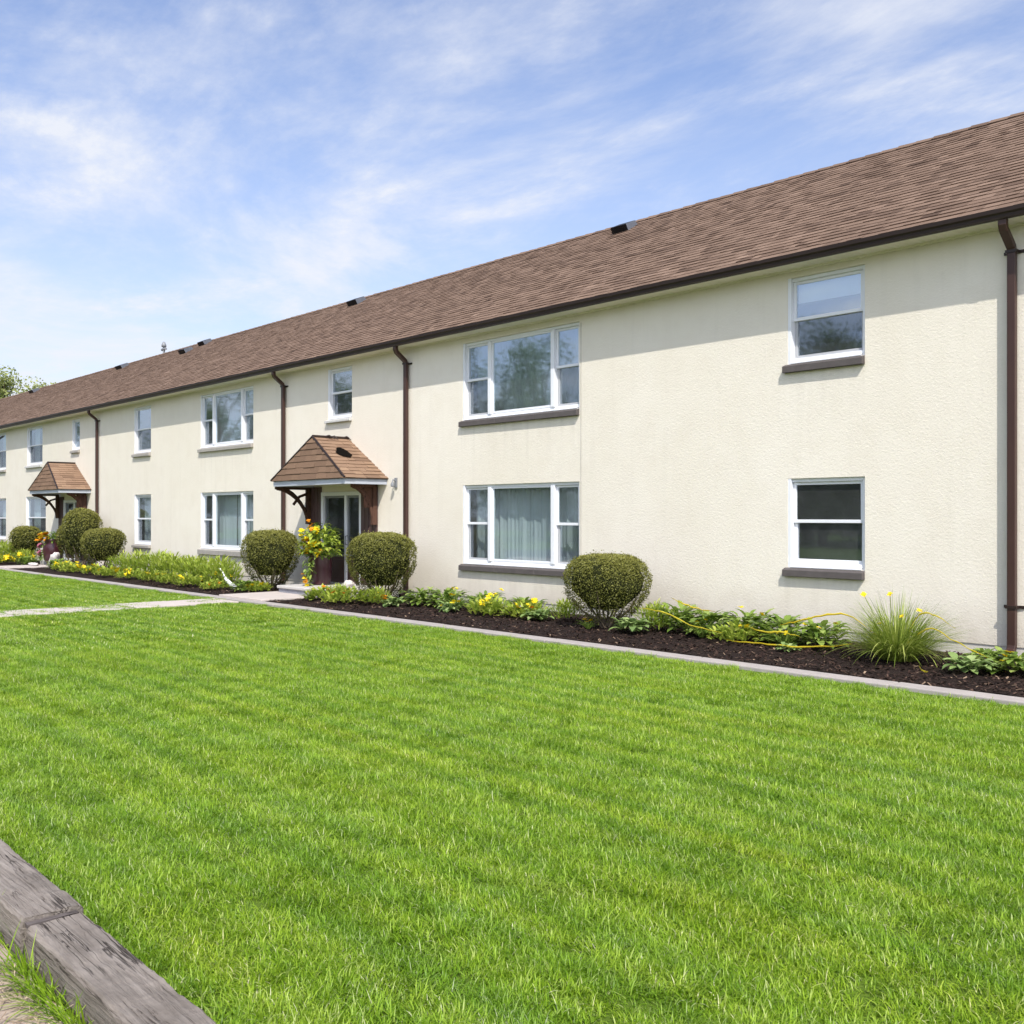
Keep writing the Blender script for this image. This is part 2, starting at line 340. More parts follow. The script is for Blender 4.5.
def gn_scatter(name, o, x0, x1, y0, y1, z, density, seed, hole=None):
    ng = bpy.data.node_groups.new(name, 'GeometryNodeTree')
    ng.interface.new_socket('Geometry', in_out='INPUT', socket_type='NodeSocketGeometry')
    ng.interface.new_socket('Geometry', in_out='OUTPUT', socket_type='NodeSocketGeometry')
    N = ng.nodes; L = ng.links.new
    gi = N.new('NodeGroupInput'); go = N.new('NodeGroupOutput')
    g = N.new('GeometryNodeMeshGrid'); g.inputs['Size X'].default_value = x1-x0; g.inputs['Size Y'].default_value = y1-y0
    g.inputs['Vertices X'].default_value = 2; g.inputs['Vertices Y'].default_value = 2
    tr = N.new('GeometryNodeTransform'); tr.inputs['Translation'].default_value = ((x0+x1)/2, (y0+y1)/2, z)
    L(g.outputs['Mesh'], tr.inputs['Geometry'])
    d = N.new('GeometryNodeDistributePointsOnFaces'); d.inputs['Density'].default_value = density; d.inputs['Seed'].default_value = seed
    L(tr.outputs[0], d.inputs['Mesh'])
    pts = d.outputs['Points']
    if hole:                                   # thin the grass over the sunken path
        cx, half, ymin, keep = hole
        p = N.new('GeometryNodeInputPosition'); sx = N.new('ShaderNodeSeparateXYZ'); L(p.outputs[0], sx.inputs[0])
        def mth(op, a, b_):
            m = N.new('ShaderNodeMath'); m.operation = op
            for i, q in enumerate((a, b_)):
                if hasattr(q, 'links'): L(q, m.inputs[i])
                else: m.inputs[i].default_value = q
            return m.outputs[0]
        inx = mth('LESS_THAN', mth('ABSOLUTE', mth('SUBTRACT', sx.outputs['X'], cx), 0), half)
        iny = mth('GREATER_THAN', sx.outputs['Y'], ymin)
        nz = N.new('ShaderNodeTexNoise'); nz.inputs['Scale'].default_value = 1.1; L(p.outputs[0], nz.inputs['Vector'])
        bare = mth('GREATER_THAN', mth('ADD', nz.outputs['Fac'], mth('MULTIPLY', mth('ADD', sx.outputs['Y'], 3.0), .06)), .42)
        de = N.new('GeometryNodeDeleteGeometry'); de.domain = 'POINT'
        L(pts, de.inputs['Geometry']); L(mth('MULTIPLY', mth('MULTIPLY', inx, iny), bare), de.inputs['Selection']); pts = de.outputs[0]
    ip = N.new('GeometryNodeInstanceOnPoints'); L(pts, ip.inputs['Points']); L(gi.outputs[0], ip.inputs['Instance'])
    rv = N.new('FunctionNodeRandomValue'); rv.data_type = 'FLOAT_VECTOR'; rv.inputs[0].default_value = (-.12,-.12,0); rv.inputs[1].default_value = (.12,.12,6.283); rv.inputs['Seed'].default_value = seed+1
    L(rv.outputs[0], ip.inputs['Rotation'])
    rs = N.new('FunctionNodeRandomValue'); rs.data_type = 'FLOAT'; rs.inputs[2].default_value = .75; rs.inputs[3].default_value = 1.25; rs.inputs['Seed'].default_value = seed+2
    L(rs.outputs[1], ip.inputs['Scale'])
    L(ip.outputs[0], go.inputs[0])
    md = o.modifiers.new('scatter', 'NODES'); md.node_group = ng
o = blades(430, .16, .028, .060, .0040, 3).build('lawn_grass', M['grass'])
tag(o, 'short mown bright green lawn grass', 'grass', kind='stuff')
gn_scatter('near_lawn', o, -13, GX1, -10.66, -2.94, 0, 84, 4)
o = blades(430, .19, .028, .052, .0060, 5).build('lawn_grass', M['grass'])
tag(o, 'mown lawn grass running back along the building', 'grass', kind='stuff')
gn_scatter('far_lawn', o, GX0, -12.9, -10.66, -2.94, 0, 52, 8, (-18.35, .50, -8.0, 0))
# loose bark chips on the nearer bed
b = MB(); r = random.Random(31)
for i in range(15000):
    x = -3.0 - 22*r.random()**1.5; y = r.uniform(-2.57, -.03)
    if -19.45 < x < -17.65 and y < -.8: continue
    z = .04 + .028*noise.noise(Vector((x*3, y*3, 3.1))) + r.uniform(0, .008)
    l = r.uniform(.010, .036); w = r.uniform(.005, .013); a = r.uniform(0, 6.283); tl = r.uniform(-.5, .5)
    d = Vector((math.cos(a)*math.cos(tl), math.sin(a)*math.cos(tl), math.sin(tl)))*l; s_ = Vector((-math.sin(a), math.cos(a), r.uniform(-.4,.4)))*w
    p = Vector((x, y, z+.008)); b.face([p-d-s_, p+d-s_*.6, p+d*.9+s_, p-d*.8+s_], r.random())
tag(b.build('mulch_chips', M['chips']), 'dark brown bark chips scattered over the planting bed', 'mulch', kind='stuff')
# straw and dry litter on the dirt
b = MB(); r = random.Random(5)
for i in range(2600):
    x = r.uniform(-8, -2); y = -11.0 - abs(r.gauss(0, .35)); a = r.gauss(0, .9); l = r.uniform(.015, .06)
    p = Vector((x, y, -.002 + .025*noise.noise(Vector((x*2.2, y*2.2, 3.1))) + r.uniform(.004, .02))); d = Vector((math.cos(a), math.sin(a), r.uniform(-.2,.2)))*l; s_ = Vector((-math.sin(a), math.cos(a), 0))*.0016
    b.face([p-d-s_, p+d-s_, p+d+s_, p-d+s_], r.random())
tag(b.build('dry_straw', M['straw']), 'dry straw scattered on the bare dirt path', 'straw', kind='stuff')

# ------------------------------------------------------------------ the building
BX0, BX1, BD = -62.0, 8.0, 8.0
house = empty('apartment_building')
tag(house, 'long two storey cream stucco apartment building with brown shingle roof', 'building')
S_DARK, S_GREY, S_PALE = M['sill_dark'], M['sill_grey'], M['sill_pale']
#      x0      x1     z0    z1   kind     sill  sill_h curtain
WIN = [(-7.70, -6.56, 3.77, 4.95, 'hung', S_DARK, .12, None, 'hi'),
       (-7.70, -6.56, .98, 2.20, 'hung', S_DARK, .12, None, 'dark'),
       (-14.70, -11.66, 3.48, 4.93, 'triple', S_DARK, .12, 'sheer_up', 'hi'),
       (-14.70, -11.66, .78, 2.26, 'triple', S_DARK, .12, 'drape', 'n'),
       (-19.41, -18.45, 3.82, 4.94, 'hung', S_PALE, .08, None, 'hi'),
       (-25.77, -22.84, 3.49, 4.92, 'triple', S_GREY, .11, 'sheer_up', 'hi'),
       (-25.77, -22.84, .80, 2.30, 'triple', S_GREY, .15, 'drape', 'n'),
       (-30.25, -29.02, 3.55, 4.93, 'hung', S_GREY, .11, None, 'hi'),
       (-30.25, -29.02, .82, 2.31, 'hung', S_GREY, .10, 'drape', 'n'),
       (-35.55, -34.83, 3.90, 4.94, 'slit', S_GREY, .10, None, 'hi'),
       (-40.37, -38.61, 3.55, 4.97, 'hung', S_PALE, .10, 'part', 'n'),
       (-40.50, -38.25, .78, 2.38, 'hung', S_PALE, .12, 'part', 'n'),
       (-44.40, -42.95, 3.50, 4.97, 'hung', S_GREY, .10, 'part', 'n'),
       (-44.40, -42.95, .75, 2.36, 'hung', S_GREY, .12, 'part', 'n'),
       (-49.2, -46.3, 3.49, 4.92, 'triple', S_GREY, .11, 'sheer_up', 'hi'),
       (-49.2, -46.3, .80, 2.30, 'triple', S_GREY, .12, 'drape', 'n')]
DOORS = [(-19.66, -18.06), (-36.33, -34.73)]
WT = .16
holes = [(a, b_, c, d) for a, b_, c, d, *_ in WIN] + [(a, b_, .05, 2.21) for a, b_ in DOORS]
def holed_wall(b, x0, x1, z0, z1, holes):
    xs = sorted({x0, x1} | {v for h in holes for v in h[:2]}); zs = sorted({z0, z1} | {v for h in holes for v in h[2:]})
    for i in range(len(xs)-1):
        col = []
        for k in range(len(zs)-1):
            cx, cz = (xs[i]+xs[i+1])/2, (zs[k]+zs[k+1])/2
            if any(h[0] < cx < h[1] and h[2] < cz < h[3] for h in holes):
                col.append(None)
            else: col.append((zs[k], zs[k+1]))
        k = 0
        while k < len(col):                 # merge vertical runs
            if col[k] is None: k += 1; continue
            a = col[k][0]
            while k < len(col) and col[k] is not None: e = col[k][1]; k += 1
            b.face([(xs[i],0,a),(xs[i+1],0,a),(xs[i+1],0,e),(xs[i],0,e)])
            b.face([(xs[i],WT,a),(xs[i],WT,e),(xs[i+1],WT,e),(xs[i+1],WT,a)])
    for h in holes:
        x0_, x1_, z0_, z1_ = h
        b.face([(x0_,0,z0_),(x0_,0,z1_),(x0_,WT,z1_),(x0_,WT,z0_)]); b.face([(x1_,0,z0_),(x1_,WT,z0_),(x1_,WT,z1_),(x1_,0,z1_)])
        b.face([(x0_,0,z1_),(x1_,0,z1_),(x1_,WT,z1_),(x0_,WT,z1_)]); b.face([(x0_,0,z0_),(x0_,WT,z0_),(x1_,WT,z0_),(x1_,0,z0_)])
b = MB(); holed_wall(b, BX0, BX1, .17, 5.05, [h for h in holes if h[2] > .3] + [(a, c, .171, 2.21) for a, c in DOORS])
ez = 5.05
for X_ in (BX0, BX1):
    b.face([(X_,0,.17),(X_,0,ez),(X_,4.0,7.72),(X_,BD,ez),(X_,BD,.17)])
b.face([(BX0,BD,.17),(BX0,BD,ez),(BX1,BD,ez),(BX1,BD,.17)])
b.build('wall', M['stucco'], house)
# foundation strip, 1 cm behind the stucco face, broken at the doors
b = MB(); xs = [BX0+.01, DOORS[1][0], DOORS[1][1], DOORS[0][0], DOORS[0][1], BX1-.01]
for i in (0, 2, 4): b.box(xs[i], xs[i+1], .012, .3, -.1, .169)
b.build('foundation', M['foundation'], house)
# dim rooms behind the glass
b = MB(); b.face([(BX0+.1,1.9,.1),(BX1-.1,1.9,.1),(BX1-.1,1.9,5.0),(BX0+.1,1.9,5.0)])
for z in (.12, 2.62, 5.0): b.face([(BX0+.1,WT+.002,z),(BX1-.1,WT+.002,z),(BX1-.1,1.9,z),(BX0+.1,1.9,z)])
for x in (-4,-9.5,-16.8,-21.5,-28,-33,-37.6,-42,-45.5): b.face([(x,WT+.002,.1),(x,1.9,.1),(x,1.9,5.0),(x,WT+.002,5.0)])
b.build('room_partition', M['room'], house)

def shingles(b, O, U, V, left, right, L, expo, tw, th, seed, tint0=.5, var=.2):
    """courses of separate tabs on the plane O + u U + v V, cut to left(v)..right(v)"""
    r = random.Random(seed); O, U, V = Vector(O), Vector(U), Vector(V); Nn = U.cross(V).normalized()
    n = int(L/expo); e = L/n
    for i in range(n):
        v0, v1 = i*e, (i+1)*e
        l0, r0, l1, r1 = left(v0), right(v0), left(v1), right(v1)
        u = min(l0, l1) - r.random()*tw; row = r.uniform(-.04, .04)
        while u < max(r0, r1):
            w = tw*r.uniform(.45, 1.35); a, c = u+.003, u+w; u += w
            a0, c0, a1, c1 = max(a, l0), min(c, r0), max(a, l1), min(c, r1)
            if c0 - a0 < .01 and c1 - a1 < .01: continue
            c0 = max(c0, a0); c1 = max(c1, a1)
            h = th*r.uniform(.55, 1.3); mid_ = O+U*((a0+c0)/2)+V*v0
            ti = min(1, max(0, tint0 + row + r.gauss(0, var) + (.06 if var > .12 else .1)*noise.noise(mid_*.9)))
            if r.random() < .05: ti *= .5
            lo = r.uniform(0, .012)
            A = O+U*a0+V*(v0-lo)+Nn*h; B = O+U*c0+V*(v0-lo)+Nn*h; C_ = O+U*c1+V*v1+Nn*.001; D_ = O+U*a1+V*v1+Nn*.001
            b.face([A, B, C_, D_], ti)
            A2 = O+U*a0+V*(v0-lo)-Nn*.004; B2 = O+U*c0+V*(v0-lo)-Nn*.004
            b.face([A2, B2, B, A], ti*.55); b.face([A, D_, A2], ti*.4); b.face([B, B2, C_], ti*.4)
# main roof
ry0, rz0, ry1, rz1 = -.37, 5.175, 4.0, 7.84
sl = Vector((0, ry1-ry0, rz1-rz0)); SL = sl.length; V_ = sl/SL
b = MB(); W_ = BX1-BX0+.8
shingles(b, (BX0-.4, ry0, rz0), (1,0,0), V_, lambda v: 0, lambda v: W_, SL, .150, .21, .013, 11, .5, .15)
x0, x1 = BX0-.4, BX1+.4
# deck below the shingles and the far slope
nd = Vector((0, -V_.z, V_.y))*-.03
b.face([Vector((x0,ry0,rz0))+nd, Vector((x1,ry0,rz0))+nd, Vector((x1,ry1,rz1))+nd, Vector((x0,ry1,rz1))+nd], .15)
b.face([(x0,ry1,rz1-.01),(x1,ry1,rz1-.01),(x1,8.46,rz0),(x0,8.46,rz0)], .5)
b.face([(x0,ry0,rz0-.03),(x1,ry0,rz0-.03),(x1,ry0,rz0),(x0,ry0,rz0)], .1)
roof = b.build('roof', M['roof'], house)
b = MB(); x = x0; r = random.Random(2)
while x < x1:
    l = .3; t_ = r.uniform(.2, .6); k = r.uniform(0, .006)
    b.face([(x,ry1-.13,rz1-.052),(x+l,ry1-.13,rz1-.060),(x+l,ry1,rz1+.020+k),(x,ry1,rz1+.032+k)], t_)
    b.face([(x,ry1,rz1+.032+k),(x+l,ry1,rz1+.020+k),(x+l,ry1+.13,rz1-.060),(x,ry1+.13,rz1-.052)], t_)
    x += l
b.build('ridge_cap', M['roof'], roof)
def roofpt(x, v): return Vector((x, ry0, rz0)) + V_*v
for x, v, w, two in ((-13.75, SL-.70, .21, 0), (-23.6, SL-.66, .23, 0), (-33.9, SL-.95, .24, 0), (-33.3, SL-.45, .22, 0), (-40.4, SL-.6, .30, 1), (-51.2, SL-.6, .3, 0)):
    b = MB(); p = roofpt(x, v); h = .15; dd = .34
    nn = Vector((0, -V_.z, V_.y))
    A = [p+Vector((s_*w, 0, 0)) for s_ in (-1, 1)]
    up = [q+nn*h for q in A]; bk = [q+V_*dd for q in A]; bku = [q+V_*dd*.9+nn*h*.75 for q in A]
    b.face([A[0], A[1], up[1], up[0]], .5, 0); b.face([up[0], up[1], bku[1], bku[0]], .5, 1 if two else 0)
    b.face([A[1], bk[1], bku[1], up[1]], .5, 1); b.face([A[0], up[0], bku[0], bk[0]], .5, 1); b.face([bk[0], bku[0], bku[1], bk[1]], .5, 0)
    for k in range(4):
        z = .15 + k*.2; q = [a+nn*h*z+Vector((0,-.012,0)) for a in A]; b.face([q[0], q[1], q[1]+nn*.012+Vector((0,-.012,0)), q[0]+nn*.012+Vector((0,-.012,0))])
    b.build('roof_vent', [M['black'], M['vent_grey']], roof)
b = MB(); px_, py_ = -38.15, 4.35
b.lathe([(.11,0),(.11,.35),(.10,.75),(.001,.76)], (px_, py_, 7.15), 12); b.tube([(px_,py_,7.85),(px_,py_,8.30)], .045, 8)
b.tube([(px_-.17,py_,8.15),(px_+.17,py_,8.15)], .055, 8); b.lathe([(.001,0),(.09,0),(.09,.08),(.04,.2),(.001,.21)], (px_,py_,8.24), 10)
b.build('vent_pipe', M['alu'], roof)
# eave: ribbed soffit, frieze, gutter
b = MB(); n = int((BX1-BX0)/.05)
row = [(BX0+i*.05, 5.055+(.012 if i % 2 else 0)) for i in range(n)]
b.grid([[(x, -.326, z) for x, z in row], [(x, -.035, z) for x, z in row], [(x, -.032, z-.02) for x, z in row], [(x, -.004, z-.028) for x, z in row]], .5, 0, False)
b.build('soffit', M['trim_cream'], house)
prof = [(-.325,5.155),(-.325,5.055),(-.37,5.05),(-.395,5.065),(-.40,5.10),(-.42,5.12),(-.425,5.165),(-.417,5.167),(-.412,5.122),(-.335,5.06),(-.335,5.155)]
b = MB(); b.grid([[(X_, y, z) for y, z in prof] for X_ in (BX0-.3, BX1+.3)], .5, 0, False, True)
gut = b.build('gutter', M['brown'], house)
def sweep(b, path, w, d):
    rows = []
    for i, (x, y, z) in enumerate(path):
        p = Vector((x, y, z)); a = Vector(path[max(i-1,0)]); c = Vector(path[min(i+1, len(path)-1)]); t_ = (c-a).normalized()
        n_ = Vector((0, t_.z, -t_.y)).normalized()
        rows.append([p+Vector((-w,0,0))+n_*d, p+Vector((w,0,0))+n_*d, p+Vector((w,0,0))-n_*d, p+Vector((-w,0,0))-n_*d])
    b.grid(rows, .5, 0, False, True)
for i, x in enumerate((-4.70, -16.40, -21.25, -33.10, -45.0)):
    b = MB()
    sweep(b, [(x,-.33,5.06),(x,-.33,5.0),(x,-.31,4.95),(x,-.10,4.79),(x,-.075,4.73),(x,-.075,2.4),(x,-.075,.2),(x,-.10,.13),(x,-.22,.09)], .047, .036)
    dsp = b.build('downspout', M['brown_light'], house); bevel(dsp, .008)
    for z in (4.72, .62):
        b = MB(); b.box(x-.115, x+.115, -.018, -.003, z, z+.035); b.box(x-.062, x+.062, -.122, -.018, z, z+.035); b.build('strap', M['brown'], dsp)

def hung(parent, x0, x1, z0, z1, y, glass, screen=True):
    """two sliding sashes with their own panes"""
    zm = (z0+z1)/2 + .01; s = .045
    for k, (a, c, yy) in enumerate(((zm-.02, z1, y), (z0, zm+.02, y+.032))):
        b = MB(); b.box(x0, x0+s, yy, yy+.028, a, c); b.box(x1-s, x1, yy, yy+.028, a, c)
        b.box(x0+s, x1-s, yy+.001, yy+.027, c-s*.9, c-.0005); b.box(x0+s, x1-s, yy+.001, yy+.027, a+.0005, a+s*1.0)
        bevel(b.build('sash', M['white'], parent), .004)
        b = MB(); b.face([(x0+s-.004,yy+.015,a+s-.004),(x1-s+.004,yy+.015,a+s-.004),(x1-s+.004,yy+.015,c-s+.004),(x0+s-.004,yy+.015,c-s+.004)])
        b.build('pane', glass, parent)
    if screen:
        b = MB(); b.face([(x0+.006,y+.026,z0+.01),(x1-.006,y+.026,z0+.01),(x1-.006,y+.026,zm-.021),(x0+.006,y+.026,zm-.021)]); b.build('insect_screen', M['screen'], parent)
def curtain(parent, x0, x1, z0, z1, y, mat, seed, amp=.03, gather=1):
    r = random.Random(seed); b = MB(); n = max(30, int((x1-x0)*70)); ph = r.random()*6; rows = []
    for k in range(7):
        z = z1 + (z0-z1)*k/6; row = []
        for i in range(n+1):
            u = i/n; x = x0+(x1-x0)*u
            f = math.sin(x*26*gather+ph+1.6*math.sin(x*5+ph)) * (.6+.4*math.sin(x*9+ph)) + .3*math.sin(x*61+ph)
            row.append((x, y + amp*f*(.55+.45*k/6), z))
        rows.append(row)
    b.grid(rows); b.build('curtain', mat, parent)
def window(i, x0, x1, z0, z1, kind, sillm, sh, cur, gl):
    glass = {'hi': M['glass_hi'], 'n': M['glass'], 'dark': M['glass_dark']}[gl]
    f = .05
    b = MB()      # frame lining the opening, 4 mm proud of the stucco at the casing
    b.box(x0+.0005, x0+f, .004, .13, z0, z1); b.box(x1-f, x1-.0005, .035, .13, z0, z1); b.box(x0+f, x1-f, .036, .129, z1-f, z1-.0005)
    b.face([(x0+f,-.012,z0+.015),(x1-f,-.012,z0+.015),(x1-f,.13,z0+.075),(x0+f,.13,z0+.075)]); b.box(x0+f, x1-f, -.012, .129, z0+.0005, z0+.014)
    b.box(x0+f, x1-f, .045, .128, z0+.02, z0+.075)
    w = b.build('window', M['white'], house); bevel(w, .004)
    ix0, ix1, iz0, iz1 = x0+f, x1-f, z0+.075, z1-f
    if kind == 'hung':
        hung(w, ix0, ix1, iz0, iz1, .066, glass, gl != 'dark')
        if i == 0:
            zb_ = (iz1+(iz0+iz1)/2)/2; b = MB(); b.face([(ix0+.03,.155,zb_),(ix1-.03,.155,zb_),(ix1-.03,.155,iz1),(ix0+.03,.155,iz1)]); b.box(ix0+.03, ix1-.03, .146, .164, zb_-.022, zb_)
            b.build('blind', M['white'], w)
    elif kind == 'slit':
        b = MB(); s = .04
        b.box(ix0, ix0+s, .06, .09, iz0, iz1); b.box(ix1-s, ix1, .06, .09, iz0, iz1); b.box(ix0+s, ix1-s, .061, .089, iz1-s, iz1); b.box(ix0+s, ix1-s, .061, .089, iz0, iz0+s); bevel(b.build('sash', M['white'], w), .004)
        b = MB(); b.face([(ix0+.03,.075,iz0+.03),(ix1-.03,.075,iz0+.03),(ix1-.03,.075,iz1-.03),(ix0+.03,.075,iz1-.03)]); b.build('pane', glass, w)
    else:
        W = ix1-ix0; a = ix0 + W*.235; c = ix1 - W*.205; m = .085
        for q in (a, c):
            b = MB(); b.box(q-m/2, q+m/2, .012, .127, iz0+.0005, iz1-.0005); bevel(b.build('mullion', M['white'], w), .004)
        hung(w, ix0, a-m/2, iz0, iz1, .066, glass); hung(w, c+m/2, ix1, iz0, iz1, .066, glass)
        p0, p1 = a+m/2, c-m/2; s = .032
        b = MB(); b.box(p0, p0+s, .04, .08, iz0, iz1); b.box(p1-s, p1, .04, .08, iz0, iz1); b.box(p0+s, p1-s, .041, .079, iz1-s, iz1-.0005); b.box(p0+s, p1-s, .041, .079, iz0+.0005, iz0+s*1.3); bevel(b.build('sash', M['white'], w), .004)
        b = MB(); b.face([(p0+.02,.06,iz0+.02),(p1-.02,.06,iz0+.02),(p1-.02,.06,iz1-.02),(p0+.02,.06,iz1-.02)]); b.build('pane', glass, w)
    b = MB(); n = max(1, round((x1-x0)/1.05)); L = (x1-x0+.05)/n     # sill in cast lengths
    for k in range(n):
        q0 = x0-.045+k*L; q1 = q0+L-.004
        b.v.extend([(q0,-.075,z0-sh),(q1,-.075,z0-sh),(q1,.0,z0-sh),(q0,.0,z0-sh),(q0,-.075,z0-.03),(q1,-.075,z0-.03),(q1,-.0005,z0-.001),(q0,-.0005,z0-.001)]); o_ = len(b.v)-8
        for q in ((0,3,2,1),(4,5,6,7),(0,1,5,4),(1,2,6,5),(2,3,7,6),(3,0,4,7)): b.f.append(tuple(o_+j for j in q)); b.t.append(.5); b.m.append(0); b.sm.append(False)
    bevel(b.build('sill', sillm, w), .006)
    if cur == 'drape':
        curtain(w, x0+.05, x0+(x1-x0)*.505, z0-.1, z1+.02, .30, M['drape'], i, .035); curtain(w, x0+(x1-x0)*.50, x1-.05, z0-.1, z1+.02, .32, M['drape'], i+50, .035)
    elif cur == 'sheer_up': curtain(w, x0+.05, x1-.05, z0-.1, z1+.02, .34, M['sheer'], i, .02, .7)
    elif cur == 'part':
        curtain(w, x0+.05, x0+(x1-x0)*.36, z0-.1, z1+.02, .28, M['sheer'], i, .03); curtain(w, x1-(x1-x0)*.30, x1-.05, z0-.1, z1+.02, .28, M['sheer'], i+9, .03)
for i, a in enumerate(WIN): window(i, *a)

def entrance(x0, x1, dz):
    z0, z1 = .172, 2.21
    cx = (x0+x1)/2
    for a, c in ((x0-.50, x0-.002), (x1+.002, x1+.58)):
        b = MB(); b.box(a, c, -.035, -.002, .175, 2.33)
        for k in range(1, 4): b.box(a+(c-a)*k/4-.006, a+(c-a)*k/4+.006, -.044, -.034, .2, 2.3)
        b.build('door_surround', M['door_brown'], house)
    b = MB(); f = .085
    b.box(x0, x0+f, -.03, .12, z0, z1); b.box(x1-f, x1, -.03, .12, z0, z1); b.box(x0+f, x1-f, -.029, .119, z1-f, z1-.0005); b.box(x0+f, x1-f, -.02, .119, z0, z0+.04)
    b.box(cx+.12, cx+.20, -.01, .10, z0+.04, z1-f)
    d = b.build('door', M['white'], house); bevel(d, .006)
    for a, c in ((x0+f, cx+.12), (cx+.20, x1-f)):
        b = MB(); b.box(a, c, .02, .06, z0+.04, z0+.62); b.box(a+.07, c-.07, .012, .02, z0+.12, z0+.55); bevel(b.build('kick_panel', M['door_brown'], d), .005)
        b = MB(); s = .05; zb = z0+.62
        b.box(a, a+s, .02, .058, zb, z1-f); b.box(c-s, c, .02, .058, zb, z1-f); b.box(a+s, c-s, .021, .057, z1-f-s, z1-f-.0005); b.box(a+s, c-s, .021, .057, zb, zb+s); b.build('stile', M['alu'], d)
        b = MB(); b.face([(a+s-.01,.04,zb+s-.01),(c-s+.01,.04,zb+s-.01),(c-s+.01,.04,z1-f-s+.01),(a+s-.01,.04,z1-f-s+.01)]); b.build('pane', M['glass_door'], d)
    b = MB(); b.tube([(cx+.225,.02,1.05),(cx+.225,-.05,1.06),(cx+.225,-.05,1.24),(cx+.225,.02,1.25)], .012, 8); b.build('handle', M['alu'], d)
    # canopy
    cc = cx+.28; hw = 1.47; ze = 2.45+dz; zr = 3.35+dz; yf = -1.06; ya = -.90
    can = bpy.data.objects.new('porch_canopy', None); COL.objects.link(can); can.parent = house
    b = MB()
    slope = Vector((-hw, 0, zr-ze)); Ls = slope.length; Vd = slope/Ls
    # right slope: u runs into the wall from the front edge
    shingles(b, (cc+hw, yf, ze), (0,1,0), Vd, lambda v: (ya-yf)*v/Ls, lambda v: -yf-.002, Ls, .135, .34, .015, 21+int(-x0), .62, .11)
    Vl = Vector((hw, 0, zr-ze))/Ls
    shingles(b, (cc-hw, -.002, ze), (0,-1,0), Vl, lambda v: 0, lambda v: -yf-.002-(ya-yf)*v/Ls, Ls, .135, .34, .015, 22+int(-x0), .55, .11)
    fr = Vector((0, ya-yf, zr-ze)); Lf = fr.length
    shingles(b, (cc-hw, yf, ze), (1,0,0), fr/Lf, lambda v: hw*v/Lf, lambda v: 2*hw-hw*v/Lf, Lf, .115, .34, .015, 23+int(-x0), .36, .07)
    k = .012
    b.face([(cc-hw,yf,ze-k),(cc+hw,yf,ze-k),(cc,ya,zr-k)], .2); b.face([(cc+hw,yf,ze-k),(cc+hw,-.003,ze-k),(cc,-.003,zr-k),(cc,ya,zr-k)], .2); b.face([(cc-hw,-.003,ze-k),(cc-hw,yf,ze-k),(cc,ya,zr-k),(cc,-.003,zr-k)], .2)
    b.build('canopy_roof', M['porch_roof'], can)
    b = MB()
    for s_ in (-1, 1):
        p, q = Vector((cc+s_*hw, yf, ze+.008)), Vector((cc, ya, zr+.012)); b.tube([p, (p+q)/2, q], .024, 6)
    b.tube([(cc,ya,zr+.014),(cc,-.01,zr+.014)], .034, 6); b.build('hip_cap', M['brown'], can)
    b = MB(); fh = .125
    b.box(cc-hw+.04, cc+hw-.04, yf+.035, yf+.06, ze-fh, ze-.014)
    for s_ in (-1, 1): b.box(min(cc+s_*(hw-.04), cc+s_*(hw-.066)), max(cc+s_*(hw-.04), cc+s_*(hw-.066)), yf+.0605, -.003, ze-fh+.002, ze-.014)
    bevel(b.build('fascia', M['fascia_grey'], can), .004)
    b = MB(); b.box(cc-hw+.068, cc+hw-.068, yf+.062, -.004, ze-fh+.03, ze-fh+.045); b.build('ceiling', M['trim_cream'], can)
    zb = ze-fh+.028
    for s_, m in ((-1, M['wood_dark']), (1, M['wood_red'])):
        xx = cx + s_*1.22 + (.14 if s_ > 0 else -.02); b = MB()
        b.box(xx-.05, xx+.05, -.14, -.037, zb-.86, zb); rc = .50 if s_ > 0 else .78; b.box(xx-.045, xx+.045, -.14-rc, -.14, zb-.085, zb-.002)
        arc = [(xx, -.10-rc*(1-math.cos(t_*math.pi/2))**.8, zb-.80+.74*math.sin(t_*math.pi/2)) for t_ in [k/8 for k in range(9)]]
        b.tube(arc, [.05-.008*math.sin(k*.8) for k in range(9)], 6)
        if s_ < 0: b.tube([(xx,-.14,zb-.18),(xx,-.32,zb-.24),(xx,-.47,zb-.42)], .035, 6)
        else: b.box(xx-.015, xx+.015, -.34, -.141, zb-.50, zb-.086)
        bevel(b.build('bracket', m, can), .008)
    return can, cc, zr, ze, hw, yf, ya
can1 = entrance(*DOORS[0], 0.0); can2 = entrance(*DOORS[1], .09)
# the torn spot in the nearer porch roof, and the loose bits along its ridge
can, cc, zr, ze, hw, yf, ya = can1
b = MB(); Ld = Vector((-hw,0,zr-ze)); Nd = Vector((zr-ze,0,hw)).normalized(); r = random.Random(4)
cen = Vector((cc+hw, 0, ze)) + Ld*.60 + Vector((0,-.52,0)) + Nd*.026
pts = [cen + Ld.normalized()*(.20*(1+r.uniform(-.2,.2))*math.sin(a)) + Vector((0,.17*(1+r.uniform(-.2,.2))*math.cos(a),0)) for a in [k*2*math.pi/14 for k in range(14)]]
b.face(pts); b.build('torn_patch', M['hole'], can)  # flat black patch stands in for the darkness of the hole
for y0, y1, dx in ((-.60,-.45,.10), (-.42,-.30,.0), (-.12,-.02,.06)):
    b = MB(); b.tube([(cc-.03,y0,zr+.03),(cc+dx*.6,(y0+y1)/2,zr+.045),(cc+dx+.06,y1,zr-.03)], [.010,.018,.008], 6); b.build('loose_shingle', M['brown'], can)
